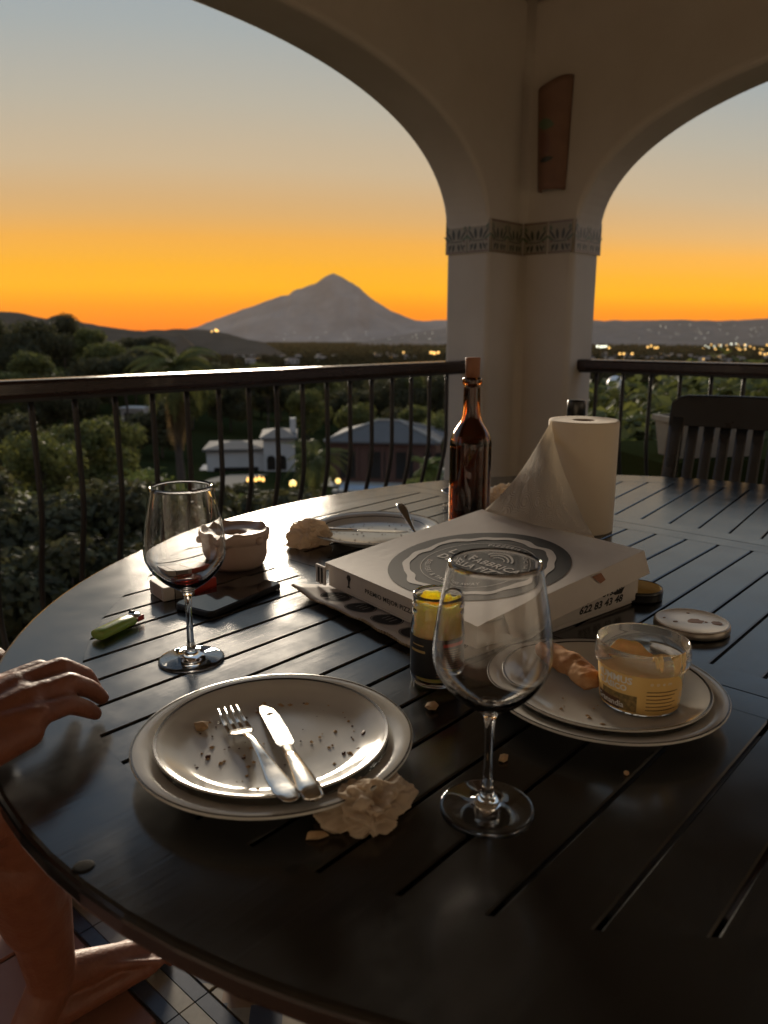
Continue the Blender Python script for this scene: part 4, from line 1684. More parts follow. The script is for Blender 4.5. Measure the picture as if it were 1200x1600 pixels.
def kitchen_roll():
    cx, cy = 0.408, 1.568
    RR, HH = 0.0705, 0.228
    r = thing('kitchen_roll', 'standing roll of white kitchen paper with a loose sheet draped over the pizza box', 'kitchen roll', (cx, cy, TZ))
    prof = [(0.0, 0.0)] if False else [(0.022, 0.0), (RR - 0.002, 0.0), (RR, 0.002), (RR, HH - 0.003), (RR - 0.002, HH), (RR - 0.008, HH - 0.0012), (0.05, HH - 0.001), (0.034, HH - 0.0018), (0.0235, HH - 0.001), (0.0222, HH - 0.0015)]
    prof = [(0.0221, 0.0)] + prof[1:] + [(0.0221, 0.0)]
    MB().lathe(prof, 72).build('paper_roll', MAT['towel'], r, True)
    MB().lathe([(0.0218, 0.0005), (0.0218, HH - 0.002), (0.0204, HH - 0.002), (0.0204, 0.0005), (0.0218, 0.0005)], 40).build('card_core', MAT['core'], r, True)
    # top-face winding lines
    mb = MB()
    for rad in (0.030, 0.038, 0.047, 0.056, 0.064):
        mb.rings([[Vector(((rad + d) * math.cos(2 * PI * k / 60), (rad + d) * math.sin(2 * PI * k / 60), HH + 0.0002)) for d in (0, 0.0006)] for k in range(60)], closed_ring=False, cap=False, closed_path=True)
    mb.build('winding_line', MAT['tissue'], r)
    # draped sheet: from a slanting line on the roll to its free edge on the box
    NU, NV = 36, 28
    rows = []
    uv = []

    def lid_z(X, Y):
        q = Matrix.Rotation(-BU, 2) @ Vector((X - BC.x, Y - BC.y))
        if abs(q.x) < BS / 2 + .001 and abs(q.y) < BS / 2 + .001:
            return 0.0445 + (q.x + BS / 2) / BS * 0.0395 - 0.004 * (1 - (2 * q.x / BS) ** 2) * (1 - (2 * q.y / BS) ** 2)
        return 0.0
    T0, T1 = Vector((-0.069, -0.014, HH + 0.0003)), Vector((-0.066, -0.029, HH - 0.040))
    FL, FR_ = Vector((-0.226, -0.212, 0.0865)), Vector((-0.078, -0.406, 0.0865))
    for i in range(NU + 1):
        s = i / NU                 # fan of lines from the roll to the free edge on the lid
        A = T0.lerp(T1, s)
        B = FL.lerp(FR_, s) + Vector((-0.4, -0.8, 0)) * 0.010 * math.sin(PI * s)
        ang = R(200)
        row = []
        for j in range(NV + 1):
            v = j / NV
            P = A.lerp(B, v)
            tang = Vector((-math.sin(ang), math.cos(ang), 0)) * -1
            P += tang * (-0.020 * math.sin(PI * v) * (1 - v) * 0.0)
            P.z += -0.020 * math.sin(PI * v) * (1 - 0.4 * s) + 0.012 * math.sin(PI * v) * math.sin(PI * s)
            P += Vector((-0.5, -0.7, 0)) * 0.012 * math.sin(PI * v) * math.sin(PI * s)
            P += Vector((0.3, -0.6, 0.6)) * 0.004 * mnoise.noise(Vector((s * 3, v * 3, 0.7)))
            # keep outside the roll and above the lid
            rr = math.hypot(P.x, P.y)
            if rr < RR + 0.0012:
                P.x *= (RR + 0.0012) / rr
                P.y *= (RR + 0.0012) / rr
            P.z = max(P.z, lid_z(P.x + cx, P.y + cy) + 0.0022)
            row.append(P)
            uv.append((s, v))
        rows.append(row)
    mb = MB()
    mb.rings(rows, closed_ring=False, cap=False)
    me = mb.data('loose_sheet', MAT['towel_sheet'], True)
    ul = me.uv_layers.new(name='UVMap')
    for lp_ in me.loops:
        u, v = uv[lp_.vertex_index]
        ul.data[lp_.index].uv = (u * 0.30, v * 0.23)
    o = ob('loose_sheet', me, r)
    sol = o.modifiers.new('thick', 'SOLIDIFY')
    sol.thickness = 0.0008
    sol.offset = 0


kitchen_roll()


def mustard_jar():
    j = thing('mustard_jar', 'open glass jar of mustard with a black label', 'jar', (0.061, 0.841, TZ))
    out = [(0, 0.003), (0.020, 0.002), (0.026, 0.0), (0.0292, 0.004), (0.0300, 0.010), (0.0300, 0.064), (0.0298, 0.068), (0.0285, 0.078), (0.0278, 0.084), (0.0284, 0.0875), (0.0284, 0.0905), (0.0274, 0.092), (0.0274, 0.0945), (0.0286, 0.0955), (0.0286, 0.098), (0.0272, 0.0995), (0.0272, 0.1035), (0.0278, 0.1065), (0.0268, 0.109)]
    inn = [(0.0255, 0.109), (0.0252, 0.1035), (0.0256, 0.085), (0.0276, 0.067), (0.0279, 0.010), (0.026, 0.006), (0, 0.006)]
    MB().lathe(out + inn, 56).build('jar_glass', MAT['glass'], j, True)
    # mustard clinging to the wall, scooped in the middle
    N = 48
    rings = []
    prof = [(0.0255, 0.0065), (0.0272, 0.010), (0.0272, 0.066), (0.0252, 0.082), (0.0249, 0.098), (0.0225, 0.1005), (0.0195, 0.090), (0.016, 0.078), (0.0005, 0.074)]
    for q, (r, z) in enumerate(prof):
        ring = []
        for i in range(N):
            t = 2 * PI * i / N
            w = mnoise.noise(Vector((math.cos(t) * 1.6, math.sin(t) * 1.6, q * 0.4)))
            if q >= 4:
                ring.append(Vector(((r + 0.002 * w * (q > 4)) * math.cos(t), (r + 0.002 * w * (q > 4)) * math.sin(t), z + 0.008 * w)))
            else:
                ring.append(Vector((r * math.cos(t), r * math.sin(t), z)))
        rings.append(ring)
    MB().rings(rings).build('mustard', MAT['mustard'], j, True)
    def lab(t0, t1, z0, z1, d, mat, name):
        K = max(2, int((t1 - t0) / 7))
        mb = MB()
        mb.rings([[Vector(((0.0303 + d) * math.cos(R(t0 + (t1 - t0) * k / K)), (0.0303 + d) * math.sin(R(t0 + (t1 - t0) * k / K)), z)) for z in (z0, z1)] for k in range(K + 1)], closed_ring=False, cap=False)
        return mb.build(name, mat, j, True)
    lab(-215, 60, 0.014, 0.062, 0.0, MAT['label_black'], 'label')
    lab(-95, -30, 0.050, 0.0555, 0.0002, MAT['red'], 'label_header')
    for k in range(9):
        lab(-93, -35 - (k * 37 % 13), 0.017 + 0.0034 * k, 0.0181 + 0.0034 * k, 0.0002, MAT['label_line'], 'label_text_line')
    lab(-160, -118, 0.044, 0.047, 0.0002, MAT['gold'], 'label_swirl')
    lab(-155, -122, 0.052, 0.0535, 0.0002, MAT['gold'], 'label_swirl')


mustard_jar()


def tub():
    cx, cy, cz = 0.275, 0.762, TZ + 0.0128
    t = thing('plastic_tub', 'clear plastic tub of hummus with an orange printed sleeve', 'tub', (cx, cy, cz))
    out = [(0, 0.001), (0.036, 0.0), (0.0395, 0.002), (0.0415, 0.012), (0.0450, 0.0490), (0.0482, 0.0496), (0.0490, 0.0540), (0.0490, 0.0600), (0.0475, 0.0625), (0.0478, 0.0690), (0.0472, 0.0712)]
    inn = [(0.0464, 0.0712), (0.0466, 0.0630), (0.0445, 0.0600), (0.0436, 0.0490), (0.0402, 0.012), (0.038, 0.0035), (0, 0.0030)]
    MB().lathe(out + inn, 72).build('cup', MAT['plastic_clear'], t, True)
    # food left on the inside
    N = 60
    rings = []
    prof = [(0.0385, 0.0045), (0.0404, 0.014), (0.0422, 0.034), (0.0434, 0.050), (0.0424, 0.0505), (0.0395, 0.036), (0.034, 0.022), (0.0005, 0.017)]
    for q, (r, z) in enumerate(prof):
        ring = []
        for i in range(N):
            a = 2 * PI * i / N
            w = mnoise.noise(Vector((math.cos(a) * 2.2, math.sin(a) * 2.2, 3.3)))
            zz = z
            rr = r
            if q >= 3:
                lift = 0.5 + 0.8 * w + 0.5 * math.exp(-((a - R(110)) / 0.5) ** 2)
                zz = 0.017 + (z - 0.017) * max(0.12, min(1.32, 0.55 + 0.55 * lift))
                if q in (3, 4):
                    rr = 0.0400 + (zz - 0.010) / 0.039 * 0.0034 - (0.0004 if q == 3 else 0.0016)
            ring.append(Vector((rr * math.cos(a), rr * math.sin(a), zz)))
        rings.append(ring)
    MB().rings(rings).build('hummus', MAT['hummus'], t, True)
    # sleeve
    def rad(z):
        return 0.0415 + (z - 0.012) / (0.049 - 0.012) * 0.0035

    def lab(t0, t1, z0, z1, d, mat, name, curve=False):
        K = max(3, int((t1 - t0) / 6))
        mb = MB()
        rows = []
        for k in range(K + 1):
            a = R(t0 + (t1 - t0) * k / K)
            za, zb = z0, z1
            if curve:
                f = k / K
                zb = z1 - (z1 - z0) * 0.75 * max(0, (f - 0.82) / 0.18) ** 2
            rows.append([Vector(((rad(z) + d) * math.cos(a), (rad(z) + d) * math.sin(a), z)) for z in (za, zb)])
        mb.rings(rows, closed_ring=False, cap=False)
        return mb.build(name, mat, t, True)
    lab(-215, -28, 0.004, 0.0470, 0.0004, MAT['tub_label'], 'sleeve', True)
    lab(-168, -112, 0.006, 0.0245, 0.0007, MAT['tub_olive'], 'sleeve_photo')
    lab(-178, -136, 0.006, 0.0175, 0.0009, MAT['tub_dark'], 'sleeve_badge')

    def wrap(z, a0, d=0.0013):
        def f(co):
            a = R(a0) + co.x / 0.0435
            zz = z + co.y
            return Vector(((rad(zz) + d) * math.cos(a), (rad(zz) + d) * math.sin(a), zz))
        return f
    ob('lettering', text_mesh('HUMMUS', 0.0105, MAT['lid_white'], wrap(0.0405, -148), bold=0.0003), t)
    ob('lettering', text_mesh('CLÁSICO', 0.0090, MAT['lid_white'], wrap(0.0315, -150), bold=0.0003), t)
    ob('lettering', text_mesh('Granandia', 0.0090, MAT['lid_white'], wrap(0.0118, -154), bold=0.0002), t)
    ob('lettering', text_mesh('o o e m', 0.0060, MAT['lid_white'], wrap(0.0405, -82), spacing=1.2), t)
    for k in range(6):
        lab(-100, -52 - (k * 29 % 11), 0.0095 + 0.0042 * k, 0.0104 + 0.0042 * k, 0.0008, MAT['tub_dark'], 'sleeve_text_line')
    # recycling box outline
    for (a0, a1, z0, z1) in ((-45, -35, 0.010, 0.0108), (-45, -35, 0.0245, 0.0253), (-45, -44, 0.010, 0.0253), (-36, -35, 0.010, 0.0253), (-42, -38, 0.0165, 0.0185)):
        lab(a0, a1, z0, z1, 0.0009, MAT['lid_white'], 'sleeve_symbol')
    # smears over the rim
    for a0, w, ln, s in ((-68, 0.010, 0.022, 1), (-58, 0.006, 0.019, 2), (-90, 0.005, 0.016, 3), (-96, 0.003, 0.012, 4)):
        a = R(a0)
        path = []
        for k in range(9):
            f = k / 8
            if f < 0.25:
                r, z = 0.0460, 0.066 + 0.0055 * f / 0.25
            else:
                z = 0.0722 - (f - 0.25) / 0.75 * ln
                r = 0.0486 + 0.0018 * math.sin(PI * min(1, f)) + (0.0012 if z < 0.062 else 0)
                if z < 0.050:
                    r = 0.0468
            path.append((r * math.cos(a + 0.02 * f * s), r * math.sin(a + 0.02 * f * s), z))
        MB().loft(path, [w * (0.6 + 0.5 * math.sin(PI * (k / 8) ** 0.7)) for k in range(9)], [0.0016] * 9, up=(math.cos(a), math.sin(a), 0.3), pw=2).build('smear', MAT['hummus'], t, True)


tub()


def crust():
    c = tag(None, None) if False else None
    P0, P1 = Vector((0.195, 0.868, TZ + 0.0225)), Vector((0.226, 0.770, TZ + 0.0225))
    pts, w, h = [], [], []
    for k in range(15):
        f = k / 14
        p = P0.lerp(P1, f) + Vector((0.006 * math.sin(f * 3), 0, 0))
        pts.append(p - Vector((P0.x, P0.y, TZ)))
        w.append(0.034 * (0.72 + 0.30 * math.sin(PI * min(0.97, 0.10 + f * 0.85))) * (0.6 if k in (0, 14) else 1))
        h.append(0.022 * (0.75 + 0.30 * math.sin(PI * min(0.97, 0.10 + f * 0.85))) * (0.6 if k in (0, 14) else 1))
    me = MB().loft(pts, w, h, n=22, pw=2.2).data('crust_body', MAT['crust'], True)
    bm = bmesh.new()
    bm.from_mesh(me)
    bmesh.ops.subdivide_edges(bm, edges=bm.edges, cuts=1, use_grid_fill=True)
    for v in bm.verts:
        n = mnoise.noise(v.co * 45) * 0.0030 + mnoise.noise(v.co * 120) * 0.0020 + mnoise.noise(v.co * 300) * 0.0010
        v.co += v.normal * n
    bm.to_mesh(me)
    bm.free()
    o = ob('pizza_crust', me, None, (P0.x, P0.y, TZ + 0.0060))
    tag(o, 'leftover browned pizza crust beside the plastic tub', 'pizza crust')


crust()


def jar_lid():
    l = thing('jar_lid', 'white enamel jar lid lying upside down with sauce stains', 'lid', (0.427, 1.003, TZ))
    MB().lathe([(0, 0.0008), (0.046, 0.0), (0.0498, 0.0012), (0.0505, 0.004), (0.0500, 0.010), (0.0488, 0.0115)], 64).build('rim', MAT['lid_edge'], l, True)
    MB().lathe([(0.0487, 0.0116), (0.0470, 0.0124), (0.0455, 0.0118), (0.044, 0.0112), (0.02, 0.0114), (0, 0.0115)], 64).build('inner_face', MAT['lid_white'], l, True)
    rn = random.Random(2)
    for (x, y, r) in ((0.004, -0.002, 0.010), (0.031, -0.010, 0.007), (-0.024, -0.003, 0.0028), (0.006, 0.030, 0.0022), (-0.034, 0.012, 0.0018), (0.017, -0.006, 0.0022)):
        poly = [(x + r * (1 + 0.25 * rn.uniform(-1, 1)) * math.cos(2 * PI * k / 14), y + r * (0.85 + 0.2 * rn.uniform(-1, 1)) * math.sin(2 * PI * k / 14)) for k in range(14)]
        MB().prism(poly, 0.0110, 0.01185).build('stain', MAT['rust'], l)


jar_lid()


def black_lid():
    l = thing('jar_lid', 'black screw lid lying open side up by the pizza box corner', 'lid', (0.395, 1.135, TZ))
    prof = [(0, 0.0), (0.034, 0.0), (0.0365, 0.0015), (0.0368, 0.004), (0.0360, 0.006), (0.0370, 0.008), (0.0360, 0.010), (0.0370, 0.012), (0.0362, 0.0165), (0.0350, 0.0172), (0.0340, 0.0165)]
    MB().lathe(prof, 56).build('rim', MAT['lid_black'], l, True)
    MB().lathe([(0.0339, 0.0164), (0.0336, 0.004), (0.030, 0.0025), (0, 0.0025)], 56).build('inner_face', MAT['gold'], l, True)


black_lid()


def dish():
    d = thing('small_dish', 'small blue-grey dish with a pale rim behind the amber bottle', 'dish', (0.212, 1.850, TZ))
    MB().lathe([(0, 0.004), (0.03, 0.003), (0.034, 0.0), (0.038, 0.002), (0.058, 0.016), (0.0695, 0.0215), (0.0702, 0.0228)], 56).build('dish_body', MAT['dish_blue'], d, True)
    MB().lathe([(0.0701, 0.0229), (0.069, 0.0238), (0.0675, 0.0232), (0.066, 0.0222)], 56).build('dish_rim', MAT['china'], d, True)
    MB().lathe([(0.0659, 0.0221), (0.056, 0.0175), (0.036, 0.0062), (0, 0.0058)], 56).build('dish_well', MAT['dish_blue'], d, True)


dish()


# ---------------------------------------------------------------- crumpled napkins
def napkin(label, x, y, size, seed, rz=0.0, hgt=0.6, lobes=None):
    """a paper napkin squeezed into a soft ball with creases and a loose corner"""
    bm = bmesh.new()
    bmesh.ops.create_icosphere(bm, subdivisions=6, radius=1.0)
    off = Vector((seed * 3.1, seed * 1.7, seed * 0.9))

    def ridge(p):
        return 1 - 2.2 * abs(mnoise.noise(p))
    for v in bm.verts:
        p = v.co.normalized()
        w = p + 0.22 * Vector((mnoise.noise(p * 2 + off), mnoise.noise(p * 2 - off), mnoise.noise(p * 2 + off * 2)))
        r = 0.70 + 0.24 * ridge(w * 1.35 + off) + 0.13 * ridge(w * 3.1 + off * 2) + 0.05 * ridge(w * 6.5 + off)
        for (ax, ay, st) in (lobes or []):
            k = max(0.0, p.dot(Vector((ax, ay, 0.05)).normalized()))
            r += st * k ** 6
        q = p * r
        q.z *= hgt
        base = -0.34 * hgt
        if q.z < base:
            q.z = base + (q.z - base) * 0.03
        v.co = q * size
    zmin = min(v.co.z for v in bm.verts)
    for v in bm.verts:
        v.co.z -= zmin - 0.0003
    me = bpy.data.meshes.new('crumpled_napkin')
    bm.to_mesh(me)
    bm.free()
    me.materials.append(MAT['tissue'])
    me.polygons.foreach_set('use_smooth', [True] * len(me.polygons))
    o = ob('crumpled_napkin', me, None, (x, y, TZ), (0, 0, rz))
    tag(o, label, 'napkin', 'crumpled paper napkins')
    return o


napkin('crumpled paper napkin tucked against the front plate', -0.018, 0.578, 0.033, 1, 0.35, 0.58, [(1, 0.45, 0.75), (-1, -0.2, 0.45)])
napkin('crumpled greyish napkin beside the far plate', -0.143, 1.446, 0.042, 2, 1.1, 0.85, [(-1, 0.2, 0.4)])
napkin('crumpled napkin between amber bottle and kitchen roll', 0.290, 1.800, 0.040, 3, 2.0, 0.9, [(1, 0.2, 0.5)])
MAT['nail'] = pm('nail', (0.42, 0.24, 0.17), 0.3)
# ================================================================== the person at the left end of the table
def capsule(mb, p, q, r1, r2, n=16, flat=None, up=None):
    """tapered limb with round ends; flat scales the section across 'up'"""
    p, q = Vector(p), Vector(q)
    d = q - p
    L = d.length
    t = d.normalized() if L > 1e-6 else Vector((0, 0, 1))
    u0 = Vector(up) if up is not None else (Vector((0, 0, 1)) if abs(t.z) < 0.9 else Vector((1, 0, 0)))
    s = t.cross(u0).normalized()
    u = s.cross(t).normalized()
    fl = flat or 1.0
    rings = []
    K = 5
    for k in range(K):
        a = -PI / 2 + PI / 2 * (k + 0.35) / K
        rings.append((p + t * r1 * math.sin(a), r1 * math.cos(a)))
    rings.append((p, r1))
    for k in range(1, 4):
        rings.append((p.lerp(q, k / 4), r1 + (r2 - r1) * k / 4))
    rings.append((q, r2))
    for k in range(K - 1, -1, -1):
        a = PI / 2 - PI / 2 * (k + 0.35) / K
        rings.append((q + t * r2 * math.sin(a), r2 * math.cos(a)))
    mb.rings([[c + s * math.cos(2 * PI * i / n) * r + u * math.sin(2 * PI * i / n) * r * fl for i in range(n)] for c, r in rings])


def ellipsoid(mb, c, rx, ry, rz, rot=0.0, n=20):
    c = Vector(c)
    m = Matrix.Translation(c) @ Matrix.Rotation(rot, 4, 'Z') @ Matrix.Diagonal((rx, ry, rz, 1))
    prof = [(math.cos(-PI / 2 + PI * k / 12), math.sin(-PI / 2 + PI * k / 12)) for k in range(13)]
    prof[0] = (0, -1)
    prof[-1] = (0, 1)
    mb.lathe(prof, n, m)


def fuse(name, mb, mat, voxel, smooth_it=6, parent=None):
    me = mb.data('tmp', mat)
    o = bpy.data.objects.new('tmp', me)
    COL.objects.link(o)
    rm = o.modifiers.new('r', 'REMESH')
    rm.mode = 'VOXEL'
    rm.voxel_size = voxel
    rm.use_smooth_shade = True
    sm = o.modifiers.new('s', 'SMOOTH')
    sm.iterations = smooth_it
    sm.factor = 0.5
    dg = bpy.context.evaluated_depsgraph_get()
    out = bpy.data.meshes.new_from_object(o.evaluated_get(dg))
    bpy.data.objects.remove(o)
    out.name = name
    if not out.materials:
        out.materials.append(mat)
    out.polygons.foreach_set('use_smooth', [True] * len(out.polygons))
    return ob(name, out, parent)


def person():
    mb = MB()
    F = Vector((0.73, 0.68, 0))          # facing
    S = Vector((0.68, -0.73, 0))         # the person's right
    hip = Vector((-0.90, 0.72, 0.52))
    # torso
    chest = Vector((-0.95, 0.67, 0.92))
    capsule(mb, hip - S * 0.08, hip + S * 0.08, 0.115, 0.115)
    capsule(mb, hip + Vector((0, 0, 0.02)), chest - Vector((0, 0, 0.05)), 0.125, 0.135)
    capsule(mb, chest - S * 0.10 + Vector((0, 0, 0.03)), chest + S * 0.10 + Vector((0, 0, 0.03)), 0.105, 0.105)
    neck = chest + Vector((0.015, 0.014, 0.17))
    capsule(mb, chest + Vector((0, 0, 0.06)), neck + Vector((0.015, 0.014, 0.06)), 0.062, 0.052)
    capsule(mb, chest - S * 0.17 + Vector((0, 0, 0.085)), chest + S * 0.17 + Vector((0, 0, 0.085)), 0.058, 0.058)
    head = neck + F * 0.045 + Vector((0, 0, 0.165))
    az = math.atan2(F.y, F.x)
    ellipsoid(mb, head, 0.097, 0.076, 0.115, az)
    ellipsoid(mb, head + F * 0.030 - Vector((0, 0, 0.055)), 0.062, 0.056, 0.062, az)
    capsule(mb, head + F * 0.088 + Vector((0, 0, 0.012)), head + F * 0.106 - Vector((0, 0, 0.022)), 0.009, 0.014)
    capsule(mb, head + F * 0.083 - S * 0.018 - Vector((0, 0, 0.060)), head + F * 0.083 + S * 0.018 - Vector((0, 0, 0.060)), 0.008, 0.008)
    for s in (-1, 1):
        ellipsoid(mb, head + S * 0.076 * s - Vector((0, 0, 0.01)), 0.018, 0.010, 0.031, az)
        capsule(mb, head + F * 0.080 + S * (0.018 * s) + Vector((0, 0, 0.030)), head + F * 0.070 + S * (0.05 * s) + Vector((0, 0, 0.027)), 0.010, 0.009)
    # right arm and hand on the table
    sh = chest + S * 0.185 + Vector((0, 0, 0.075))
    el = Vector((-0.610, 0.380, 0.845))
    wr = Vector((-0.398, 0.592, 0.788))
    capsule(mb, sh, el, 0.055, 0.040)
    capsule(mb, el, el.lerp(wr, 0.4), 0.040, 0.041)
    capsule(mb, el.lerp(wr, 0.35), wr, 0.042, 0.031, flat=0.85)
    kn = {'index': Vector((-0.384, 0.702, 0.797)), 'middle': Vector((-0.362, 0.694, 0.803)), 'ring': Vector((-0.343, 0.678, 0.799)), 'pinky': Vector((-0.327, 0.659, 0.790))}
    pip = {'index': Vector((-0.360, 0.742, 0.798)), 'middle': Vector((-0.334, 0.736, 0.803)), 'ring': Vector((-0.318, 0.716, 0.796)), 'pinky': Vector((-0.309, 0.693, 0.784))}
    dip = {'index': Vector((-0.345, 0.762, 0.780)), 'middle': Vector((-0.319, 0.757, 0.784)), 'ring': Vector((-0.305, 0.736, 0.779)), 'pinky': Vector((-0.300, 0.710, 0.770))}
    tip = {'index': Vector((-0.340, 0.770, 0.763)), 'middle': Vector((-0.313, 0.766, 0.765)), 'ring': Vector((-0.2985, 0.747, 0.7635)), 'pinky': Vector((-0.295, 0.719, 0.760))}
    rad = {'index': 0.0106, 'middle': 0.0110, 'ring': 0.0106, 'pinky': 0.0096}
    for k in kn:
        r = rad[k]
        start = wr.lerp(kn[k], 0.12)
        capsule(mb, start, kn[k], 0.0175, r * 1.35, flat=0.95)
        capsule(mb, wr.lerp(kn[k], 0.55) - Vector((0, 0, 0.012)), kn[k] - Vector((0, 0, 0.007)), 0.013, r * 1.15)
        capsule(mb, kn[k], pip[k], r * 1.20, r * 1.04)
        capsule(mb, pip[k], dip[k], r * 1.06, r * 0.92)
        capsule(mb, dip[k], tip[k], r * 0.94, r * 0.74)
        # soft knuckle and web
    capsule(mb, wr + Vector((0.020, -0.012, -0.008)), kn['pinky'] - Vector((0.004, 0.010, 0.012)), 0.024, 0.015)
    capsule(mb, kn['index'], kn['middle'], 0.011, 0.012)
    capsule(mb, kn['middle'], kn['ring'], 0.012, 0.0115)
    capsule(mb, kn['ring'], kn['pinky'], 0.0112, 0.010)
    # thumb on the far side of the palm
    t0, t1, t2 = Vector((-0.412, 0.665, 0.785)), Vector((-0.398, 0.712, 0.775)), Vector((-0.372, 0.744, 0.765))
    capsule(mb, wr + Vector((-0.008, 0.010, -0.004)), t0, 0.018, 0.017)
    capsule(mb, t0, t1, 0.016, 0.0115)
    capsule(mb, t1, t2, 0.0112, 0.0088)
    # left arm resting on the left thigh
    shl = chest - S * 0.185 + Vector((0, 0, 0.075))
    ell_ = Vector((-1.13, 0.93, 0.74))
    wrl = Vector((-0.93, 1.02, 0.665))
    capsule(mb, shl, ell_, 0.055, 0.040)
    capsule(mb, ell_, wrl, 0.041, 0.027)
    capsule(mb, wrl, wrl + F * 0.085, 0.030, 0.033, flat=0.6)
    for k in range(4):
        b0 = wrl + F * 0.09 + S * (-0.027 + 0.018 * k)
        capsule(mb, b0, b0 + F * 0.04 + Vector((0, 0, -0.008)), 0.0095, 0.009)
        capsule(mb, b0 + F * 0.04 + Vector((0, 0, -0.008)), b0 + F * 0.075 + Vector((0, 0, -0.024)), 0.009, 0.0075)
    capsule(mb, wrl + S * 0.025 + F * 0.02, wrl + S * 0.05 + F * 0.07, 0.012, 0.009)

    # legs
    def leg(hipj, knee, ankle, toe):
        hipj, knee, ankle, toe = map(Vector, (hipj, knee, ankle, toe))
        capsule(mb, hipj, knee, 0.090, 0.060)
        capsule(mb, knee, knee.lerp(ankle, 0.3), 0.060, 0.057)
        calf = knee.lerp(ankle, 0.30) - F * 0.016
        capsule(mb, calf, knee.lerp(ankle, 0.62) - F * 0.006, 0.064, 0.050)
        capsule(mb, knee.lerp(ankle, 0.55), ankle, 0.050, 0.037)
        d = (toe - ankle)
        d.z = 0
        d.normalize()
        side = Vector((d.y, -d.x, 0))
        heel = Vector((ankle.x, ankle.y, 0.036)) - d * 0.042
        ball = Vector((toe.x, toe.y, 0.022)) - d * 0.045
        capsule(mb, ankle, heel, 0.036, 0.034)
        capsule(mb, heel, ball, 0.032, 0.024)
        capsule(mb, ankle + d * 0.012, ball + Vector((0, 0, 0.012)), 0.034, 0.020)
        capsule(mb, ball - side * 0.022 - d * 0.008, ball + side * 0.030 - d * 0.014, 0.020, 0.017)
        capsule(mb, ankle.lerp(ball, 0.45) - side * 0.012, ball - side * 0.018, 0.026, 0.021)
        capsule(mb, heel, ball + side * 0.026 - Vector((0, 0, 0.003)), 0.027, 0.018)
        # toes: the big toe lies on the inner side
        for k, (off, ln, r) in enumerate(((-0.032, 0.054, 0.0125), (-0.0085, 0.052, 0.0086), (0.0095, 0.045, 0.0080), (0.0265, 0.036, 0.0074), (0.0415, 0.026, 0.0070))):
            b0 = ball + side * off + d * 0.006
            m0 = b0 + d * ln * 0.55 + Vector((0, 0, 0.003))
            e0 = b0 + d * ln
            e0.z = r + 0.001
            capsule(mb, b0, m0, r * 1.02, r * 0.86)
            capsule(mb, m0, e0, r * 0.86, r * 0.96)
            capsule(mb, ankle.lerp(b0, 0.45) + Vector((0, 0, 0.012)), b0 + Vector((0, 0, 0.007)), 0.010, r * 0.75)
        # ankle bones
        for sgn in (-1, 1):
            ellipsoid(mb, ankle + side * 0.030 * sgn, 0.012, 0.012, 0.013)
    leg(hip + S * 0.095, (-0.518, 0.962, 0.510), (-0.550, 1.064, 0.095), (-0.418, 1.228, 0.02))
    leg(hip - S * 0.095, (-0.672, 1.165, 0.590), (-0.700, 1.34, 0.110), (-0.545, 1.475, 0.02))
    o = fuse('person', mb, MAT['skin'], 0.0036, 3)
    tag(o, 'seated barefoot person, one bare hand resting on the wooden table', 'person')
    # clothes and hair
    c = MB()
    capsule(c, hip - S * 0.08 - Vector((0, 0, 0.01)), hip + S * 0.08 - Vector((0, 0, 0.01)), 0.125, 0.125)
    for s, kk in ((1, Vector((-0.518, 0.962, 0.510))), (-1, Vector((-0.672, 1.165, 0.590)))):
        h0 = hip + S * 0.095 * s
        capsule(c, h0, h0.lerp(kk, 0.45), 0.103, 0.096)
    capsule(c, hip, hip + Vector((-0.01, -0.01, 0.12)), 0.135, 0.138)
    fuse('shorts', c, MAT['cloth_dark'], 0.010, 4, o)
    c = MB()
    capsule(c, hip + Vector((0, 0, 0.09)), chest - Vector((0, 0, 0.04)), 0.142, 0.148)
    capsule(c, chest - S * 0.10 + Vector((0, 0, 0.03)), chest + S * 0.10 + Vector((0, 0, 0.03)), 0.118, 0.118)
    capsule(c, chest - S * 0.17 + Vector((0, 0, 0.080)), chest + S * 0.17 + Vector((0, 0, 0.080)), 0.068, 0.068)
    capsule(c, sh, sh.lerp(el, 0.5), 0.068, 0.062)
    capsule(c, shl, shl.lerp(ell_, 0.5), 0.068, 0.062)
    fuse('t_shirt', c, MAT['cloth_grey'], 0.010, 4, o)
    c = MB()
    ellipsoid(c, head + Vector((0, 0, 0.022)) - F * 0.012, 0.104, 0.086, 0.108, az)
    ellipsoid(c, head - F * 0.045 - Vector((0, 0, 0.01)), 0.068, 0.080, 0.088, az)
    hr = fuse('hair', c, MAT['hair'], 0.008, 3, o)
    # uncover the face
    bm = bmesh.new()
    bm.from_mesh(hr.data)
    kill = [v for v in bm.verts if (v.co - head).dot(F) > 0.045 and v.co.z < head.z + 0.062]
    bmesh.ops.delete(bm, geom=kill, context='VERTS')
    bm.to_mesh(hr.data)
    bm.free()


person()
# ================================================================== the land outside
def interp(tab, x):
    if x <= tab[0][0]:
        return tab[0][1]
    for (a, b), (c, d) in zip(tab, tab[1:]):
        if x <= c:
            f = (x - a) / (c - a)
            f = f * f * (3 - 2 * f)
            return b + (d - b) * f
    return tab[-1][1]


LAND = [(0, -3.3), (7, -3.5), (25, -6.6), (60, -11.6), (120, -17), (250, -24), (700, -36), (2500, -64), (4500, -70), (20000, -70)]


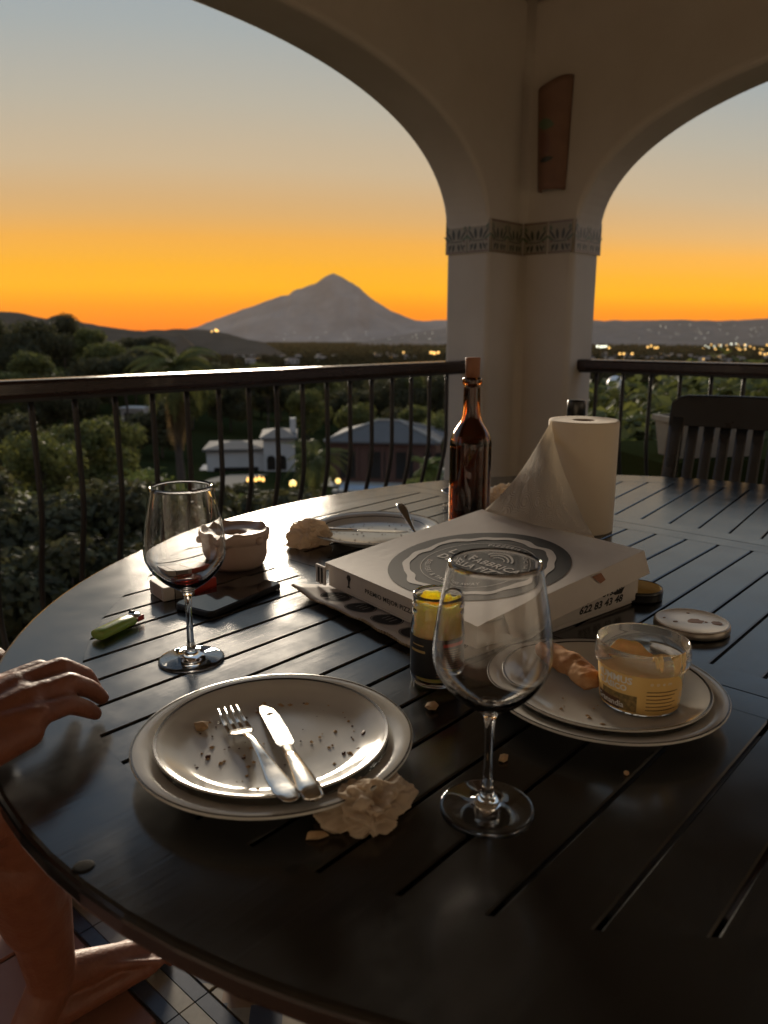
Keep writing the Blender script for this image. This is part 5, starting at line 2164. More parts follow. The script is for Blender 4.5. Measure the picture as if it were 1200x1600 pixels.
def land_z(x, y):
    r = math.hypot(x, y)
    az = math.degrees(math.atan2(x, y))
    z = interp(LAND, r)
    # wooded rise on the left
    k = math.exp(-((az + 25) / 11) ** 2) * interp([(0, 0), (70, 0), (170, 1), (420, 1), (900, 0)], r)
    z += 15 * k
    z += 0.5 * mnoise.noise(Vector((x * 0.05, y * 0.05, 0))) * min(1, r / 30)
    z += 3.0 * mnoise.noise(Vector((x * 0.004, y * 0.004, 3))) * min(1, r / 400)
    return z


def at(u, r):
    """a spot on the land in the direction of picture column u, at distance r ahead"""
    x = (u - 600) / 1200 * r * 1.0
    return Vector((x, r, land_z(x, r)))


def ground():
    rs = [0.0, 3, 6, 8, 10, 13, 16, 20, 25, 30, 36, 43, 50, 60, 70, 85, 100, 120, 145, 175, 210, 250, 300, 360, 430, 520, 620, 750, 900, 1100, 1350, 1650, 2000, 2500, 3200, 4200, 5500, 7500, 10000, 14000]
    az = [R(-180 + 3 * k) if False else None for k in range(0)]
    azs = []
    a = -180.0
    while a < 180:
        azs.append(R(a))
        a += 1.0 if -45 <= a < 45 else 6.0
    mb = MB()
    mb.v.append(Vector((0, 0, land_z(0, 0))))
    n = len(azs)
    for r in rs[1:]:
        for t in azs:
            x, y = r * math.sin(t), r * math.cos(t)
            mb.v.append(Vector((x, y, land_z(x, y))))
    for i in range(n):
        mb.f.append([0, 1 + (i + 1) % n, 1 + i])
    for k in range(len(rs) - 2):
        b = 1 + k * n
        for i in range(n):
            j = (i + 1) % n
            mb.f.append([b + i, b + j, b + n + j, b + n + i])
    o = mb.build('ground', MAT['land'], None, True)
    tag(o, kind='structure')


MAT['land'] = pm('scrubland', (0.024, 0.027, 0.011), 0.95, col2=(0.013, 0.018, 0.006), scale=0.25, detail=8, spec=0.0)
MAT['rock'] = pm('mountain_rock', (0.42, 0.335, 0.28), 0.95, col2=(0.24, 0.195, 0.17), scale=0.0035, detail=8, spec=0.0)  # limestone, lifted further so its colour carries part of the haze
MAT['hill_far'] = pm('far_hillside', (0.26, 0.21, 0.18), 0.95, col2=(0.18, 0.15, 0.125), scale=0.01, detail=8, spec=0.0)  # lightened with the mountain, some haze put into the colour
MAT['hill'] = pm('wooded_hill', (0.115, 0.092, 0.072), 0.95, col2=(0.075, 0.062, 0.048), scale=0.02, detail=8, spec=0.0)  # raised above bare woodland, the paleness of haze is in the colour
ground()


def ridge(name, label_kind, prof, dist, depth, mat, rough=0.08, nx=140, ny=26, base=-72, seed=0):
    """a mountain or hill: crest heights by picture column, real depth in front and behind"""
    rows = []
    us = [prof[0][0] + (prof[-1][0] - prof[0][0]) * i / nx for i in range(nx + 1)]
    for j in range(ny + 1):
        t = -1 + 2 * j / ny
        row = []
        for u in us:
            for (a, b), (c, d) in zip(prof, prof[1:]):
                if a <= u <= c:
                    v = b + (d - b) * (u - a) / (c - a)
                    break
            # height of the crest from its elevation angle
            el = (520 - v) / 1200 * 0.975
            h = el * dist + CAM_Z + dist * 0.0011 * mnoise.fractal(Vector((u * 0.06, seed * 3.0, 0)), 0.9, 2.2, 5)
            y = dist + depth * t
            x = (u - 600) / 1200 * dist * 1.027 * (1 + 0.25 * t * depth / dist)
            n1 = mnoise.fractal(Vector((x / depth * 2.2, y / depth * 2.2, seed)), 1.0, 2.1, 5)
            rdg = abs(mnoise.noise(Vector((x / depth * 3.5, t * 0.9, seed + 4))))
            f = max(0.0, 1 - abs(t)) ** 1.15
            z = base + (h - base) * f + (h - base) * rough * (n1 - 0.9 * rdg) * (1 - f) * f * 4
            row.append(Vector((x, y, z)))
        rows.append(row)
    o = MB().rings(rows, closed_ring=False, cap=False).build(name, mat, None, True)
    tag(o, kind='structure')


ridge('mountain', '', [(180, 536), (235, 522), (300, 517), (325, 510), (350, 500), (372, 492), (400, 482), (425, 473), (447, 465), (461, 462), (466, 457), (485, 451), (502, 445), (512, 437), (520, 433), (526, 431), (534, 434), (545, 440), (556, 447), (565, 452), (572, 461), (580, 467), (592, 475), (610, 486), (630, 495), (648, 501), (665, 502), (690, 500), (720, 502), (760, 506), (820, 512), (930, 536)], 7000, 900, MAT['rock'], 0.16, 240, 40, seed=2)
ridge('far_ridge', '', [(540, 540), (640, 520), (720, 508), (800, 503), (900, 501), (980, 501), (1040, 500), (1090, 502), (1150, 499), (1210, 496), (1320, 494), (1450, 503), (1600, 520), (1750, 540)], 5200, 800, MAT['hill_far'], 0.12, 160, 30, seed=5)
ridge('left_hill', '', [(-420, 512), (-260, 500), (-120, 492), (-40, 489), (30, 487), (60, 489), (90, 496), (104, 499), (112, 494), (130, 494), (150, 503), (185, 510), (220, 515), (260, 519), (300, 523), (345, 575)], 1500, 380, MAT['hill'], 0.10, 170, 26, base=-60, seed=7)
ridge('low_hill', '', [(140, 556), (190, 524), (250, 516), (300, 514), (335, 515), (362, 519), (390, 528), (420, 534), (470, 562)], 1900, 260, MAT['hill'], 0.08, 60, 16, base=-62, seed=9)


# ---------------------------------------------------------------- foliage
def leaf_mat(name, c1, c2, rough=0.65):
    m = pm(name, c1, rough, col2=c2, scale=1.3, detail=3, spec=0.3)
    n, l = m.node_tree.nodes, m.node_tree.links
    b = n['Principled BSDF']
    geo = n.new('ShaderNodeNewGeometry')
    hs = n.new('ShaderNodeHueSaturation')
    mr = n.new('ShaderNodeMapRange')
    mr.inputs['To Min'].default_value = 0.55
    mr.inputs['To Max'].default_value = 1.5
    l.new(geo.outputs['Random Per Island'], mr.inputs[0])
    src = b.inputs['Base Color'].links[0].from_socket
    l.new(src, hs.inputs['Color'])
    l.new(mr.outputs[0], hs.inputs['Value'])
    l.new(hs.outputs[0], b.inputs['Base Color'])
    tr = n.new('ShaderNodeBsdfTranslucent')
    l.new(hs.outputs[0], tr.inputs['Color'])
    mx = n.new('ShaderNodeMixShader')
    mx.inputs[0].default_value = 0.45
    out = [k for k in n if k.type == 'OUTPUT_MATERIAL'][0]
    l.new(b.outputs[0], mx.inputs[1])
    l.new(tr.outputs[0], mx.inputs[2])
    l.new(mx.outputs[0], out.inputs['Surface'])
    return m


MAT['leaf'] = leaf_mat('broad_leaves', (0.14, 0.138, 0.036), (0.070, 0.082, 0.022))
MAT['leaf_light'] = leaf_mat('pale_leaves', (0.21, 0.22, 0.045), (0.11, 0.14, 0.03))
MAT['leaf_dark'] = leaf_mat('dark_leaves', (0.074, 0.068, 0.028), (0.040, 0.042, 0.016))
MAT['leaf_brown'] = leaf_mat('dry_fronds', (0.16, 0.105, 0.045), (0.095, 0.065, 0.03))
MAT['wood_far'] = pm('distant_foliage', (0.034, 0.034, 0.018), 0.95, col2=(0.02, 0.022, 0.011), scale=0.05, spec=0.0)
MAT['bark'] = pm('bark', (0.075, 0.055, 0.04), 0.95, col2=(0.045, 0.034, 0.025), scale=6, stretch=(1, 1, 0.3), bump=0.4)
MAT['flower'] = pm('pink_petals', (0.45, 0.05, 0.10), 0.6)


def leaves(mb, rnd, c, rx, ry, rz, n, size, shell=0.55, aspect=1.7):
    for i in range(n):
        while True:
            d = Vector((rnd.uniform(-1, 1), rnd.uniform(-1, 1), rnd.uniform(-1, 1)))
            if 0.05 < d.length <= 1:
                break
        d.normalize()
        r = shell + (1 - shell) * rnd.random() ** 0.5
        k = 1 + 0.25 * mnoise.noise(d * 2.3 + Vector(c))
        p = Vector(c) + Vector((d.x * rx, d.y * ry, d.z * rz)) * r * k
        nrm = (d + Vector((rnd.uniform(-1, 1), rnd.uniform(-1, 1), rnd.uniform(-0.3, 1.0))) * 0.9).normalized()
        t = nrm.cross(Vector((rnd.uniform(-1, 1), rnd.uniform(-1, 1), rnd.uniform(-1, 1)))).normalized()
        b = nrm.cross(t)
        s = size * rnd.uniform(0.6, 1.35)
        i0 = len(mb.v)
        mb.v += [p - t * s * aspect * 0.5, p + b * s * 0.5 + nrm * s * 0.1, p + t * s * aspect * 0.5, p - b * s * 0.5 + nrm * s * 0.1]
        mb.f.append([i0, i0 + 1, i0 + 2, i0 + 3])


def crown_data(seed, h, w, n, size, mat, clumps=14, flat=False):
    rnd = random.Random(seed)
    mb = MB()
    cl = []
    for k in range(clumps):
        a = rnd.uniform(0, 2 * PI)
        q = rnd.random() ** 0.6
        if flat:
            c = Vector((w * 0.42 * q * math.cos(a), w * 0.42 * q * math.sin(a), h * rnd.uniform(0.72, 0.92)))
            rr = w * rnd.uniform(0.14, 0.24)
            cl.append((c, rr, rr, rr * 0.55))
        else:
            zf = rnd.uniform(0.32, 0.95)
            ww = w * 0.40 * math.sqrt(max(0.05, 1 - ((zf - 0.58) / 0.46) ** 2))
            c = Vector((ww * q * math.cos(a), ww * q * math.sin(a), h * zf))
            rr = w * rnd.uniform(0.13, 0.25)
            cl.append((c, rr, rr, rr * rnd.uniform(0.7, 1.0)))
    tot = sum(x[1] ** 2 for x in cl)
    for c, rx, ry, rz in cl:
        leaves(mb, rnd, c, rx, ry, rz, max(6, int(n * rx * rx / tot)), size)
    return mb.data('crown', mat), cl


def trunk_data(seed, h, cl, r0):
    rnd = random.Random(seed + 77)
    mb = MB()
    path = [(0, 0, -0.6)]
    x = y = 0
    for k in range(1, 6):
        x += rnd.uniform(-1, 1) * 0.03 * h
        y += rnd.uniform(-1, 1) * 0.03 * h
        path.append((x, y, h * 0.15 * k))
    mb.tube(path, [r0 * (1 - 0.13 * k) for k in range(6)], 8)
    for c, rx, ry, rz in cl[:9]:
        s = Vector(path[rnd.randint(2, 5)])
        m = s.lerp(c, 0.5) + Vector((0, 0, 0.04 * h))
        mb.tube([s, m, c], [r0 * 0.42, r0 * 0.28, r0 * 0.10], 6)
    return mb.data('trunk', MAT['bark'], True)


PROTO = {}


def tree_kind(key, seed, h, w, n, size, mat, clumps=14, flat=False, r0=None):
    cd, cl = crown_data(seed, h, w, n, size, mat, clumps, flat)
    PROTO[key] = (cd, trunk_data(seed, h, cl, r0 or h * 0.022))


tree_kind('round', 1, 8.0, 7.0, 5200, 0.26, MAT['leaf'], 20)
tree_kind('round_b', 2, 7.0, 7.5, 5200, 0.26, MAT['leaf_dark'], 22)
tree_kind('pine', 3, 11.0, 9.0, 6000, 0.26, MAT['leaf_dark'], 20, True)
tree_kind('olive', 4, 5.0, 5.0, 4200, 0.17, MAT['leaf'], 16)
tree_kind('cypress', 5, 9.0, 3.4, 4200, 0.20, MAT['leaf_dark'], 18)
tree_kind('shrub', 6, 2.4, 3.0, 6500, 0.085, MAT['leaf'], 18, r0=0.04)
tree_kind('shrub_b', 7, 2.8, 2.8, 6500, 0.095, MAT['leaf_light'], 18, r0=0.04)
tree_kind('shrub_d', 8, 3.0, 3.2, 6500, 0.10, MAT['leaf_dark'], 20, r0=0.05)
tree_kind('hedge_near', 9, 4.3, 2.6, 11000, 0.075, MAT['leaf'], 40, r0=0.05)
tree_kind('hedge_near_b', 10, 4.4, 2.6, 11000, 0.085, MAT['leaf'], 40, r0=0.05)


def plant(kind, name, label, cat, loc, s=1.0, rz=0.0, group=None, sz=None):
    t = thing(name, label, cat, loc, rz, group)
    t.scale = (s, s, sz or s)
    cd, td = PROTO[kind]
    ob('trunk', td, t)
    ob('crown', cd, t)
    return t


def palm_data(seed, h, fl, nf, mat, droop, dead=0):
    rnd = random.Random(seed)
    tr = MB()
    path = [(0.05 * math.sin(k), 0.05 * math.cos(k * 1.3), h * k / 9 - (0.5 if k == 0 else 0)) for k in range(10)]
    tr.tube(path, [0.18 - 0.005 * k + 0.02 * (k % 2) for k in range(10)], 10)
    fr = MB()
    dd = MB()
    for f in range(nf + dead):
        is_dead = f >= nf
        az = rnd.uniform(0, 2 * PI)
        el = rnd.uniform(-0.5, 1.25) if not is_dead else rnd.uniform(-1.45, -0.9)
        L = fl * rnd.uniform(0.8, 1.1) * (0.8 if is_dead else 1)
        pts = []
        p = Vector((path[-1][0], path[-1][1], h - (0.0 if not is_dead else rnd.uniform(0, 1.6))))
        d_el = el
        st = L / 9
        mb = dd if is_dead else fr
        for k in range(10):
            pts.append(p.copy())
            p = p + Vector((math.cos(az) * math.cos(d_el), math.sin(az) * math.cos(d_el), math.sin(d_el))) * st
            d_el -= droop * rnd.uniform(0.8, 1.2)
            d_el = max(d_el, -1.5)
        mb.tube(pts, [0.03 * (1 - 0.085 * k) for k in range(10)], 4)
        for k in range(1, 10):
            for q in range(4):
                b = pts[k - 1].lerp(pts[k], q / 4)
                t = (pts[k] - pts[k - 1]).normalized()
                s = t.cross(Vector((0, 0, 1))).normalized()
                for sg in (-1, 1):
                    ll = fl * 0.24 * math.sin(PI * min(0.95, (k + q / 4) / 10.5 + 0.08))
                    tipp = b + s * sg * ll * 0.8 + t * ll * 0.55 + Vector((0, 0, -ll * 0.35))
                    i0 = len(mb.v)
                    wv = t * 0.028
                    mb.v += [b - wv, b + wv, tipp]
                    mb.f.append([i0, i0 + 1, i0 + 2])
    return tr.data('trunk', MAT['bark'], True), fr.data('crown', mat), (dd.data('dead_fronds', MAT['leaf_brown']) if dead else None)


def palm(label, loc, seed, h, fl, nf=34, mat='leaf', droop=0.16, dead=0):
    t = thing('palm_tree', label, 'palm', loc, 0, 'palms in the gardens below')
    a, b, c = palm_data(seed, h, fl, nf, MAT[mat], droop, dead)
    ob('trunk', a, t)
    ob('crown', b, t)
    if c:
        ob('dead_fronds', c, t)


palm('tall palm with a skirt of dry brown fronds behind the left wine glass', at(278, 34), 21, 7.2, 2.7, 32, 'leaf', 0.2, 26)
palm('green palm between the white house and the dark pavilion', at(492, 52), 22, 3.6, 2.9, 40, 'leaf', 0.17, 6)
palm('low feathery palm at the far left below the railing', at(15, 15), 23, 1.9, 2.2, 44, 'leaf_light', 0.15)
palm('small palm below the white garden shed', at(212, 46), 24, 2.4, 2.0, 34, 'leaf_light', 0.18)
palm('young palm right of the dark pavilion', at(668, 58), 25, 2.4, 1.9, 30, 'leaf_light', 0.18)

# near shrubs below the left railing
near = [('shrub_d', 20, 12.5, 1.15), ('shrub', 85, 14, 1.1), ('shrub_d', 130, 11.5, 1.05), ('shrub', 190, 16, 1.2), ('shrub_d', 225, 12.5, 1.0), ('shrub', 300, 18, 1.15), ('shrub_d', 330, 14, 1.0),
        ('shrub_b', 385, 21, 1.0), ('shrub_d', 400, 16, 1.05), ('shrub', 440, 19, 0.95), ('shrub_d', 470, 22, 1.0), ('shrub', 515, 23, 0.95), ('shrub_b', 60, 20, 1.1), ('shrub', 140, 23, 1.2), ('shrub_b', 245, 25, 1.1), ('shrub_d', 360, 28, 0.75), ('shrub_d', -60, 12, 1.2), ('shrub', -30, 22, 1.4), ('shrub_d', 165, 9.5, 0.8), ('shrub_d', 60, 9, 0.8), ('shrub_d', 270, 10.5, 0.8)]
ordn = ['first', 'second', 'third', 'fourth', 'fifth', 'sixth', 'seventh', 'eighth', 'ninth', 'tenth', 'eleventh', 'twelfth', 'thirteenth', 'fourteenth', 'fifteenth', 'sixteenth', 'seventeenth', 'eighteenth', 'nineteenth', 'twentieth']
ROW = {}
for _k, _u, _r, _s in sorted(near, key=lambda q: q[1]):
    _row = 0 if _r < 13 else 1 if _r < 20 else 2
    ROW.setdefault(_row, []).append((_k, _u, _r))
for i, (k, u, r, s) in enumerate(near):
    row = 'nearest the railing' if r < 13 else 'halfway down the slope' if r < 20 else 'at the slope foot'
    tone = {'shrub_d': 'dark', 'shrub': 'mid-green', 'shrub_b': 'pale green'}[k]
    rk = 0 if r < 13 else 1 if r < 20 else 2
    colw = ordn[ROW[rk].index((k, u, r))]
    plant(k, 'garden_shrub', f'{tone} leafy shrub {row}, {colw} from the left', 'shrub', at(u, r) + Vector((0, 0, -0.15)), s, i * 1.9, 'shrubs on the slope below the left railing')

# hedge beyond the right railing
hed = [('hedge_near', 915, 6.3, 1.0, 'leafy shrub filling the gap right of the corner pier'), ('hedge_near_b', 990, 5.9, 1.02, 'dark shrub behind the kitchen roll, beyond the right railing'), ('hedge_near', 1050, 6.6, 1.05, 'pale-topped shrub behind the chair back, left one'),
       ('hedge_near_b', 1105, 5.8, 1.0, 'dark shrub just behind the middle of the chair back'), ('hedge_near', 1165, 6.3, 1.05, 'leafy shrub at the right picture edge beyond the railing'), ('hedge_near_b', 1240, 5.9, 1.1, 'dark shrub past the right picture edge beyond the railing'),
       ('hedge_near_b', 945, 7.6, 1.06, 'dark shrub in the second row behind the corner pier'), ('hedge_near', 1130, 7.9, 1.1, 'tall shrub in the second row behind the right railing')]
for i, (k, u, r, s, lab) in enumerate(hed):
    x = (u - 600) / 1200 * r
    plant(k, 'hedge_shrub', lab, 'shrub', (x, r, -4.10), s, i * 1.3, 'shrubs beyond the right railing')

# trees in the gardens and on the wooded rise
tr = [('olive', 60, 40, 1.0), ('round', 130, 52, 0.8), ('round_b', 20, 60, 0.9), ('olive', 180, 64, 1.1), ('round', 560, 95, 0.9), ('round_b', 612, 118, 0.9),
      ('round', 650, 100, 0.85), ('olive', 690, 75, 1.1), ('round_b', 250, 90, 1.0), ('pine', 200, 105, 1.0), ('round', 300, 120, 1.1), ('round_b', 360, 128, 1.1), ('pine', 420, 135, 0.9), ('round', 480, 125, 1.0), ('round_b', 530, 140, 1.1),
      ('round_b', 30, 120, 1.1), ('round_b', 80, 130, 1.2), ('round_b', 110, 150, 1.3), ('round', 55, 105, 1.1), ('round_b', 100, 98, 1.1), ('round', 5, 95, 1.0), ('round_b', 140, 112, 1.1), ('round', 175, 122, 1.1), ('round_b', 215, 128, 1.2), ('round', 255, 140, 1.2), ('round_b', 290, 150, 1.2), ('round', 150, 140, 1.0), ('cypress', 222, 150, 0.9), ('round_b', 60, 175, 1.3), ('round_b', 0, 150, 1.2), ('round_b', -40, 160, 1.3),
      ('round_b', 190, 175, 1.2), ('pine', 240, 185, 1.2), ('round', 285, 180, 1.1), ('pine', 330, 210, 1.1), ('round_b', 395, 200, 1.1), ('pine', 455, 220, 1.1), ('cypress', 505, 210, 1.0), ('round_b', 560, 200, 1.1), ('pine', 600, 230, 1.2),
      ('round_b', 345, 175, 1.5), ('round_b', 372, 165, 1.4), ('round', 408, 180, 1.5), ('round_b', 438, 170, 1.4), ('round_b', 470, 178, 1.5), ('round', 500, 170, 1.4), ('round_b', 528, 182, 1.5), ('round_b', 585, 176, 1.4), ('round_b', 620, 168, 1.5), ('round', 640, 172, 1.4), ('round_b', 676, 176, 1.6), ('round_b', 310, 168, 1.4),
      ('cypress', 625, 190, 1.1), ('round_b', 655, 185, 1.15), ('pine', 690, 200, 1.2), ('cypress', 985, 200, 1.15), ('round_b', 950, 190, 1.1), ('round', 1015, 180, 1.0), ('pine', 1050, 205, 1.15), ('cypress', 1072, 215, 0.95), ('round_b', 1120, 180, 1.15),
      ('pine', 1160, 190, 1.1), ('round_b', 1190, 170, 1.0), ('round_b', 1240, 180, 1.2), ('cypress', 1155, 180, 1.0), ('round', 930, 150, 0.9), ('round_b', 1085, 150, 0.9), ('round', 1180, 140, 0.9)]
nm = {'olive': ('olive_tree', 'olive-like tree'), 'round': ('leafy_tree', 'mid-green broad tree'), 'round_b': ('leafy_tree', 'dark broad tree'), 'pine': ('pine_tree', 'umbrella pine'), 'cypress': ('cypress_tree', 'dark slim cypress')}
TR_SEEN = {}


def where(r):
    return 'in the gardens below' if r < 75 else 'around the houses' if r < 130 else 'at the edge of the wood' if r < 165 else 'against the distant plain'


for i, (k, u, r, s) in enumerate(tr):
    wh = where(r)
    key = (nm[k][1], wh)
    TR_SEEN.setdefault(key, sorted(q[1] for q in tr if (nm[q[0]][1], where(q[2])) == key))
    rank = TR_SEEN[key].index(u)
    px = 'the only one' if len(TR_SEEN[key]) == 1 else f'{ordn[rank]} from the left'
    plant(k, nm[k][0], f'{nm[k][1]} {wh}, {px}', 'tree', at(u, r), s, i * 2.1, 'trees in the valley')


def far_wood():
    rnd = random.Random(9)
    mb = MB()
    for k in range(11000):
        r = 230 * (11.0) ** (rnd.random() ** (1.25 if k < 4200 else 0.6))
        azd = rnd.uniform(-36, 36)
        x, y = r * math.sin(R(azd)), r * math.cos(R(azd))
        # open plots
        if mnoise.noise(Vector((x * 0.006, y * 0.006, 8))) < -0.22:
            continue
        z = land_z(x, y)
        h = rnd.uniform(4, 9) * (1 + 0.15 * mnoise.noise(Vector((x * .02, y * .02, 0))))
        w = rnd.uniform(3.5, 7)
        if r > 700:
            h *= 1.2
            w *= 1.5
        n = 46 if r < 420 else 22 if r < 900 else 11
        leaves(mb, rnd, (x, y, z + h * 0.55), w * 0.55, w * 0.55, h * 0.48, n, (0.9 if r < 420 else 1.5 if r < 900 else 2.8), 0.45, 1.3)
    for k in range(4200):
        r = rnd.uniform(2300, 5600)
        azd = rnd.uniform(-34, 34)
        x, y = r * math.sin(R(azd)), r * math.cos(R(azd))
        if mnoise.noise(Vector((x * 0.002, y * 0.002, 8))) < -0.3:
            continue
        leaves(mb, rnd, (x, y, land_z(x, y) + 5), 16, 16, 6, 5, 9.0, 0.4, 1.3)
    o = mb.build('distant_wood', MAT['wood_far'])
    tag(o, 'dark wooded plain stretching to the hills', 'wood', kind='stuff')


far_wood()

# ---------------------------------------------------------------- houses
MAT['wall_white'] = pm('whitewash', (0.52, 0.50, 0.46), 0.85, col2=(0.44, 0.42, 0.38), scale=0.6)
MAT['roof_grey'] = pm('grey_roof', (0.105, 0.095, 0.085), 0.9, col2=(0.075, 0.07, 0.065), scale=2, bump=0.3, bscale=8)
MAT['roof_tile'] = pm('brown_tile_roof', (0.14, 0.095, 0.07), 0.8, col2=(0.10, 0.07, 0.055), scale=2, bump=0.3, bscale=8)
MAT['brown_wall'] = pm('brown_boards', (0.10, 0.045, 0.028), 0.75, col2=(0.07, 0.032, 0.02), scale=2, stretch=(4, 4, 0.3))
MAT['dark_open'] = pm('dark_opening', (0.018, 0.015, 0.012), 0.3)
MAT['blue_wall'] = pm('blue_grey_render', (0.30, 0.34, 0.38), 0.85, col2=(0.25, 0.285, 0.32), scale=0.5)
MAT['stone'] = pm('pale_stone', (0.34, 0.31, 0.26), 0.9, col2=(0.25, 0.23, 0.19), scale=1.5, bump=0.4)
MAT['globe'] = pm('lit_globe', (0.9, 0.8, 0.5), 0.4, emit=(1.0, 0.66, 0.16), estr=1.7)
MAT['globe_off'] = pm('white_globe', (0.62, 0.62, 0.60), 0.35)
MAT['lamp_warm'] = pm('warm_lamp', (0.9, 0.6, 0.2), 0.5, emit=(1.0, 0.55, 0.14), estr=1.9)
MAT['lamp_white'] = pm('white_lamp', (0.9, 0.9, 0.8), 0.5, emit=(0.95, 0.95, 0.72), estr=2.0)
MAT['lamp_dim'] = pm('dim_lamp', (0.9, 0.85, 0.7), 0.5, emit=(0.95, 0.88, 0.66), estr=0.75)
MAT['stone_dark'] = pm('weathered_trough', (0.20, 0.185, 0.155), 0.9, col2=(0.14, 0.13, 0.11), scale=9, bump=0.4)
MAT['paving'] = pm('pale_paving', (0.16, 0.145, 0.12), 0.95, col2=(0.12, 0.11, 0.09), scale=0.8, spec=0.1)


def arch_opening(x, z0, w, h, y):
    pts = [(x - w / 2, z0), (x + w / 2, z0), (x + w / 2, z0 + h - w / 2)]
    for k in range(1, 8):
        a = PI * k / 8
        pts.append((x + w / 2 * math.cos(a), z0 + h - w / 2 + w / 2 * math.sin(a)))
    pts.append((x - w / 2, z0 + h - w / 2))
    return pts


def panel(poly, y0, y1, name, mat, parent):
    mb = MB()
    m = Matrix(((1, 0, 0, 0), (0, 0, 1, 0), (0, 1, 0, 0), (0, 0, 0, 1)))
    mb.prism(poly, y0, y1, m)
    me = mb.data(name, mat)
    bm = bmesh.new()
    bm.from_mesh(me)
    bmesh.ops.recalc_face_normals(bm, faces=bm.faces)
    bm.to_mesh(me)
    bm.free()
    return ob(name, me, parent)


def white_house():
    p = at(392, 78)
    h = thing('white_house', 'white house with grey roofs and arched windows left of the dark pavilion', 'house', (p.x, p.y, -15.0), R(6))
    # low wing on the left with a terrace recess, taller block on the right
    MB().box(-4.6, 1.2, 0, 6, -1, 4.6).build('wall', MAT['wall_white'], h)
    MB().box(1.2, 4.3, -0.8, 6, -1, 5.8).build('wall', MAT['wall_white'], h)
    panel([(-3.9, 0.9), (0.6, 0.9), (0.6, 2.7), (-3.9, 2.7)], -0.03, 0.05, 'terrace_opening', MAT['dark_open'], h)
    for x in (1.95, 3.05):
        panel(arch_opening(x, 2.5, 0.85, 1.5, 0), -0.85, -0.77, 'arched_window', MAT['dark_open'], h)
        panel(arch_opening(x, 1.95, 1.0, 0.42, 0)[:3] + [(x - 0.5, 2.1)], -0.92, -0.80, 'window_sill', MAT['wall_white'], h)
    def hip(x0, x1, y0, y1, z, rise, mat, ov=0.35):
        x0 -= ov; x1 += ov; y0 -= ov; y1 += ov
        cy = (y0 + y1) / 2
        d = min(x1 - x0, y1 - y0) * 0.42
        vs = [(x0, y0, z), (x1, y0, z), (x1, y1, z), (x0, y1, z), (x0 + d, cy, z + rise), (x1 - d, cy, z + rise), (x0, y0, z - 0.18), (x1, y0, z - 0.18), (x1, y1, z - 0.18), (x0, y1, z - 0.18)]
        fs = [(0, 1, 5, 4), (1, 2, 5), (2, 3, 4, 5), (3, 0, 4), (6, 7, 1, 0), (7, 8, 2, 1), (8, 9, 3, 2), (9, 6, 0, 3), (9, 8, 7, 6)]
        MB().add(vs, fs).build('roof', mat, h)
    hip(-4.6, 1.1, 0, 6, 4.6, 0.45, MAT['roof_grey'])
    hip(1.2, 4.3, -0.8, 6, 5.8, 0.6, MAT['roof_grey'])
    MB().box(3.9, 4.5, 2.4, 3.0, 5.9, 7.4).build('chimney', MAT['wall_white'], h)
    MB().box(-5.6, -4.65, -0.5, 5, -1, 2.2).build('side_wall', MAT['wall_white'], h)


white_house()


def pavilion():
    p = at(607, 70)
    h = thing('dark_pavilion', 'dark brown pavilion with a grey hipped roof beside the corner pier', 'pavilion', (p.x, p.y, -11.6), R(-8))
    W, D = 4.6, 4.0
    MB().box(-W, W, -D, D, 0.0, 3.6).build('wall', MAT['brown_wall'], h)
    o = 0.45
    z = 3.6
    vs = [(-W - o, -D - o, z), (W + o, -D - o, z), (W + o, D + o, z), (-W - o, D + o, z), (-1.0, 0, z + 1.35), (1.0, 0, z + 1.35), (-W - o, -D - o, z - 0.16), (W + o, -D - o, z - 0.16), (W + o, D + o, z - 0.16), (-W - o, D + o, z - 0.16)]
    roof = MB().add(vs, [(0, 1, 5, 4), (1, 2, 5), (2, 3, 4, 5), (3, 0, 4), (6, 7, 1, 0), (7, 8, 2, 1), (8, 9, 3, 2), (9, 6, 0, 3), (9, 8, 7, 6)]).build('roof', MAT['roof_grey'], h)
    # pale ridge caps on the hips
    for a, b in ((1, 5), (2, 5), (0, 4), (4, 5)):
        MB().tube([Vector(vs[a]) + Vector((0, 0, 0.05)), Vector(vs[b]) + Vector((0, 0, 0.05))], 0.10, 6).build('ridge_cap', MAT['stone'], roof)
    for k in range(4):
        x = -W + 0.9 + k * 2.45
        panel([(x, 0.35), (x + 1.5, 0.35), (x + 1.5, 2.7), (x, 2.7)], -D - 0.04, -D + 0.02, 'glazed_door', MAT['dark_open'], h)
    for k in range(5):
        x = -W + 0.15 + k * (2 * W - 0.3) / 4
        MB().box(x - 0.13, x + 0.13, -D - 0.10, -D - 0.003, 0, 3.42).build('post', MAT['brown_wall'], h)
    MB().box(-W - 0.5, W + 0.5, -D - 2.2, D + 0.3, -0.5, -0.002).build('plinth', MAT['stone'], h)


pavilion()
p = at(607, 60)
tw = thing('retaining_wall', 'blue-grey retaining wall with pale coping below the dark pavilion', 'wall', (p.x, p.y, -12.0), R(-8))
MB().box(-4.4, 4.6, -0.2, 3.3, -2.2, 0.62).build('wall', MAT['blue_wall'], tw)
MB().box(-4.5, 4.7, -0.35, 0.3, 0.622, 0.85).build('coping', MAT['stone'], tw)
p = at(207, 112)
sd = thing('garden_shed', 'small white flat-roofed garden shed among the left trees', 'shed', (p.x, p.y, p.z), R(-10))
MB().box(-1.7, 1.7, 0, 2.6, -0.8, 2.3).build('wall', MAT['wall_white'], sd)
MB().box(-1.95, 1.95, -0.3, 2.8, 2.302, 2.55).build('roof', MAT['wall_white'], sd)
panel([(-1.2, 0.1), (0.9, 0.1), (0.9, 1.8), (-1.2, 1.8)], -0.04, 0.03, 'opening', MAT['dark_open'], sd)
